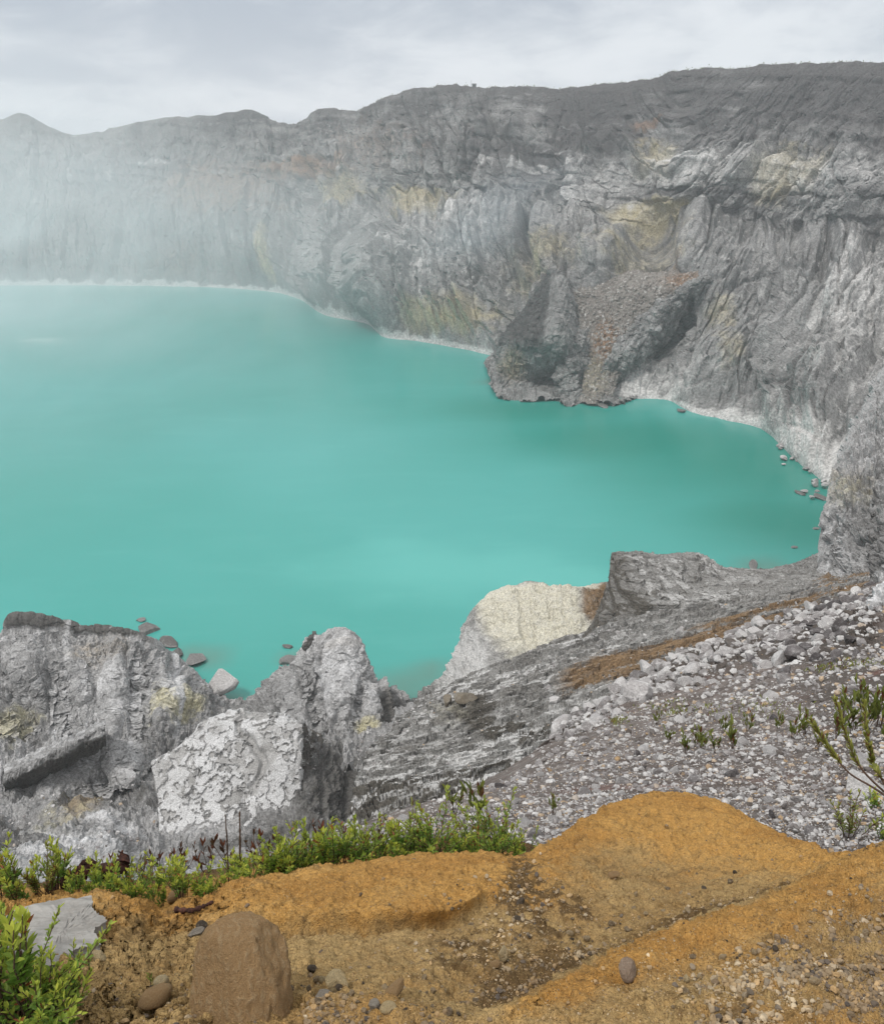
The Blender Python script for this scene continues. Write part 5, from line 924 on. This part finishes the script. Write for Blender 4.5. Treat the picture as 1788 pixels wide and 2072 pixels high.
stick('dark_root', [(352, 1842, 2.02), (385, 1847, 1.98), (415, 1838, 2.0), (432, 1828, 2.05)], .0085, m_dead, 'dark root lying across the gap between slab and mound', 'root', 6, .004, 8)
stick('bleached_twig', [(213, 1970, 1.52), (240, 1975, 1.5), (270, 1996, 1.46)], .0045, m_bleach, 'curved bleached dry stalk on the ochre earth', 'twig', 7, .001)
stick('bleached_twig', [(148, 2028, 1.42), (165, 2015, 1.44), (178, 1997, 1.46)], .0024, m_bleach, 'short bleached twig at the edge of the corner shrub', 'twig', 8, .001)
stick('bleached_twig', [(160, 2018, 1.42), (190, 2015, 1.43), (225, 2002, 1.44)], .0018, m_bleach, 'straight thin pale twig lying beside the corner shrub', 'twig', 9, .001)
stick('grey_twig', [(230, 2000, 1.44), (265, 2000, 1.44), (293, 2014, 1.42)], .0028, m_bleach, 'grey twig pointing at the cream stone', 'twig', 10, .001)
stick('trailing_root', [(100, 2062, 1.36), (150, 2045, 1.38), (200, 2022, 1.4), (250, 2010, 1.42)], .004, m_twig, 'dark trailing root across the ochre earth by the corner shrub', 'root', 11, .002)
# ================================================================ on the far rim
def rim_point(px):
    j = int(np.argmin(np.abs(wall.px[-14] - px))); col = wall.G[-40:, j]; a, b = proj(col); return col[int(np.argmin(b))]
def cubes(specs):
    V, Fq = [], []
    for (x0, x1, y0, y1, z0, z1) in specs:
        k = len(V); V += [(x, y, z) for z in (z0, z1) for y in (y0, y1) for x in (x0, x1)]; Fq += [tuple(k + i for i in f) for f in [(0, 2, 3, 1), (4, 5, 7, 6), (0, 1, 5, 4), (2, 6, 7, 3), (0, 4, 6, 2), (1, 3, 7, 5)]]
    return V, Fq
t = NT('hut_paint'); m_hut = t.bsdf(t.mix(t.noise(t.coord(), 2, 3), (.13, .13, .13), (.2, .2, .2)), .8)
c = rim_point(958); e = empty('rim_hut', tuple(c)); tag(e, 'tiny hut with a thin mast standing on the crater rim', 'hut')
mesh_obj('wall', *cubes([(-2.2, 2.2, -1.5, 1.5, -2, 2.6)]), m_hut, False, e)
mesh_obj('roof', [(-2.6, -1.9, 2.55), (2.6, -1.9, 2.55), (2.6, 1.9, 2.55), (-2.6, 1.9, 2.55), (-2.6, 0, 3.7), (2.6, 0, 3.7), (-2.6, -1.9, 2.7), (2.6, -1.9, 2.7)], [(0, 1, 2, 3), (6, 7, 5, 4), (4, 5, 2, 3), (0, 6, 7, 1)], m_hut, False, e)
mesh_obj('mast', *tube([[(-3.2, 0, -2), (-3.2, 0, 2), (-3.2, 0, 7)]], [[.2, .16, .1]]), m_hut, False, e)
r = np.random.default_rng(8); pos, L = [], []
for x in np.concatenate([r.uniform(160, 700, 260), r.uniform(700, 1800, 900)]):
    c = rim_point(x); k = r.integers(3, 9); s = (.4 + 1.1 * r.random() ** 4)
    for _ in range(k): pos.append(c + r.normal(0, .6, 3) * s + [0, 0, -.1 * s]); L.append(s * r.uniform(.5, 1.1))
pos, L = np.array(pos), np.array(L); m = len(pos)
V, Fc = leaves(pos, r.normal(size=(m, 3)) + [0, 0, .7], L, L * .7, r); o = mesh_obj('rim_vegetation', V, Fc, m_olive, False)
set_mask(o.data, [np.zeros(m * 7), np.zeros(m * 7), np.repeat(r.random(m) * .5, 7)]); tag(o, kind='stuff')
HAZE = True
# ================================================================ sky, sun, haze, camera
SUN_EL, SUN_AZ = math.radians(58), math.radians(-125)     # azimuth measured from +Y towards +X: behind the camera, to its left
w = bpy.data.worlds.new('World'); scene.world = w; w.use_nodes = True
nt = w.node_tree; nt.nodes.clear()
t = NT.__new__(NT); t.t, t.N, t.L = nt, nt.nodes, nt.links
sky = t.n('TexSky', sky_type='NISHITA', sun_disc=False, sun_elevation=SUN_EL, sun_rotation=SUN_AZ)
g = t.coord('Generated'); sx = t.n('SeparateXYZ', {0: g}); up_ = t.math('MAXIMUM', sx.outputs[2], .0)
den = t.math('ADD', up_, .3)
uv = t.n('CombineXYZ', {0: t.math('DIVIDE', sx.outputs[0], den), 1: t.math('DIVIDE', sx.outputs[1], den), 2: .0}).outputs[0]
c1 = t.noise(t.n('VectorMath', {0: uv, 1: (3.1, 1.7, 0)}, operation='ADD').outputs[0], .95, 7, .55, .35); c2 = t.noise(uv, 2.6, 6, .6, .5)
cl = t.math('ADD', t.math('MULTIPLY', c1, .72), t.math('MULTIPLY', c2, .28))
col = t.mix(t.ramp(cl, .41, .6), (4.1, 4.62, 5.45), (8.2, 8.5, 8.9))
col = t.mix(t.math('MULTIPLY', t.math('SUBTRACT', 1., t.ramp(up_, 0., .22)), .3), col, (7.4, 7.6, 8.1))
col = t.mix(t.ramp(up_, .3, .8), col, (12.7, 12.6, 12.5)); col = t.mix(.94, sky.outputs[0], col)
bg = t.n('Background', {'Color': col, 'Strength': .1}); o = t.N.new('ShaderNodeOutputWorld'); t.L.new(bg.outputs[0], o.inputs[0])
sl = bpy.data.lights.new('sun', 'SUN'); sl.energy = 2.1; sl.angle = math.radians(10); sl.color = (1, .965, .92)
so = bpy.data.objects.new('sun', sl); COL.objects.link(so)
dv = Vector((math.sin(SUN_AZ) * math.cos(SUN_EL), math.cos(SUN_AZ) * math.cos(SUN_EL), math.sin(SUN_EL)))
so.rotation_euler = dv.to_track_quat('Z', 'Y').to_euler(); so.location = (0, 0, 400)

def volume_mat(name, color, density, aniso=.2):
    m = bpy.data.materials.new(name); m.use_nodes = True; N = m.node_tree.nodes; N.clear()
    v = N.new('ShaderNodeVolumePrincipled'); v.inputs['Color'].default_value = (*color, 1); v.inputs['Density'].default_value = density; v.inputs['Anisotropy'].default_value = aniso
    o = N.new('ShaderNodeOutputMaterial'); m.node_tree.links.new(v.outputs[0], o.inputs['Volume']); return m, v
def box(name, lo, hi, mat):
    (x0, y0, z0), (x1, y1, z1) = lo, hi
    v = [(x, y, z) for z in (z0, z1) for y in (y0, y1) for x in (x0, x1)]
    return mesh_obj(name, v, [(0, 2, 3, 1), (4, 5, 7, 6), (0, 1, 5, 4), (2, 6, 7, 3), (0, 4, 6, 2), (1, 3, 7, 5)], mat, False)
if HAZE:
    hm, _ = volume_mat('thin_air', (.93, .955, .98), .00018)
    tag(box('haze', (-2400, -60, -320), (1700, 2600, 330), hm), kind='stuff')
    # drifting steam over one end of the lake
    sm, vv = volume_mat('drifting_steam', (.95, .96, .99), 1., .1)
    t = NT.__new__(NT); t.t, t.N, t.L = sm.node_tree, sm.node_tree.nodes, sm.node_tree.links
    co = t.coord('Object'); r = t.n('VectorMath', {0: co}, operation='LENGTH').outputs['Value']
    nz = t.noise(co, 2.2, 4, .65, .6); fall = t.math('SUBTRACT', 1., t.ramp(r, .1, 1.))
    t.put(vv.inputs['Density'], t.math('MULTIPLY', t.math('MULTIPLY', fall, t.ramp(nz, .32, .68)), .0036))
    def steam(name, loc, size, rot=0.):
        a = [(math.cos(i * .3927) * math.cos(j * .3927), math.sin(i * .3927) * math.cos(j * .3927), math.sin(j * .3927)) for j in range(-4, 5) for i in range(16)]
        f = [(j * 16 + i, j * 16 + (i + 1) % 16, (j + 1) * 16 + (i + 1) % 16, (j + 1) * 16 + i) for j in range(8) for i in range(16)]
        o = mesh_obj(name, a, f, sm, True); o.location = loc; o.scale = size; o.rotation_euler = (0, 0, rot); return tag(o, kind='stuff')
    sb, vb = volume_mat('blue_fume', (.82, .9, 1.), 1., .1)
    t = NT.__new__(NT); t.t, t.N, t.L = sb.node_tree, sb.node_tree.nodes, sb.node_tree.links
    co = t.coord('Object'); r = t.n('VectorMath', {0: co}, operation='LENGTH').outputs['Value']; nz = t.noise(co, 2.4, 4, .65, .8)
    t.put(vb.inputs['Density'], t.math('MULTIPLY', t.math('MULTIPLY', t.math('SUBTRACT', 1., t.ramp(r, .05, 1.)), t.ramp(nz, .3, .7)), .012))
    fo = steam('fume', tuple(P(990, 440, 660)), (95, 30, 38), .1); fo.rotation_euler = (0, -.42, -.25); fo.data.materials[0] = sb
    steam('steam', (-430, 740, 70), (500, 560, 215), .25)
scene.cycles.volume_bounces = 2; scene.cycles.volume_step_rate = 1.0; scene.cycles.volume_max_steps = 256
scene.cycles.max_bounces = 6; scene.cycles.diffuse_bounces = 3; scene.cycles.glossy_bounces = 2; scene.cycles.transparent_max_bounces = 6
scene.cycles.use_denoising = True
try: scene.cycles.denoiser = 'OPENIMAGEDENOISE'
except Exception: pass
cd = bpy.data.cameras.new('camera'); co_ = bpy.data.objects.new('camera', cd); COL.objects.link(co_)
cd.sensor_fit = 'HORIZONTAL'; cd.sensor_width = 36; cd.lens = 36 * F / 1788; cd.clip_start = .05; cd.clip_end = 12000
co_.location = CAM; co_.rotation_euler = (math.pi / 2 - PITCH, 0, 0); scene.camera = co_
vs = scene.view_settings; vs.view_transform = 'Standard'; vs.look = 'None'; vs.gamma = 1; vs.exposure = .06
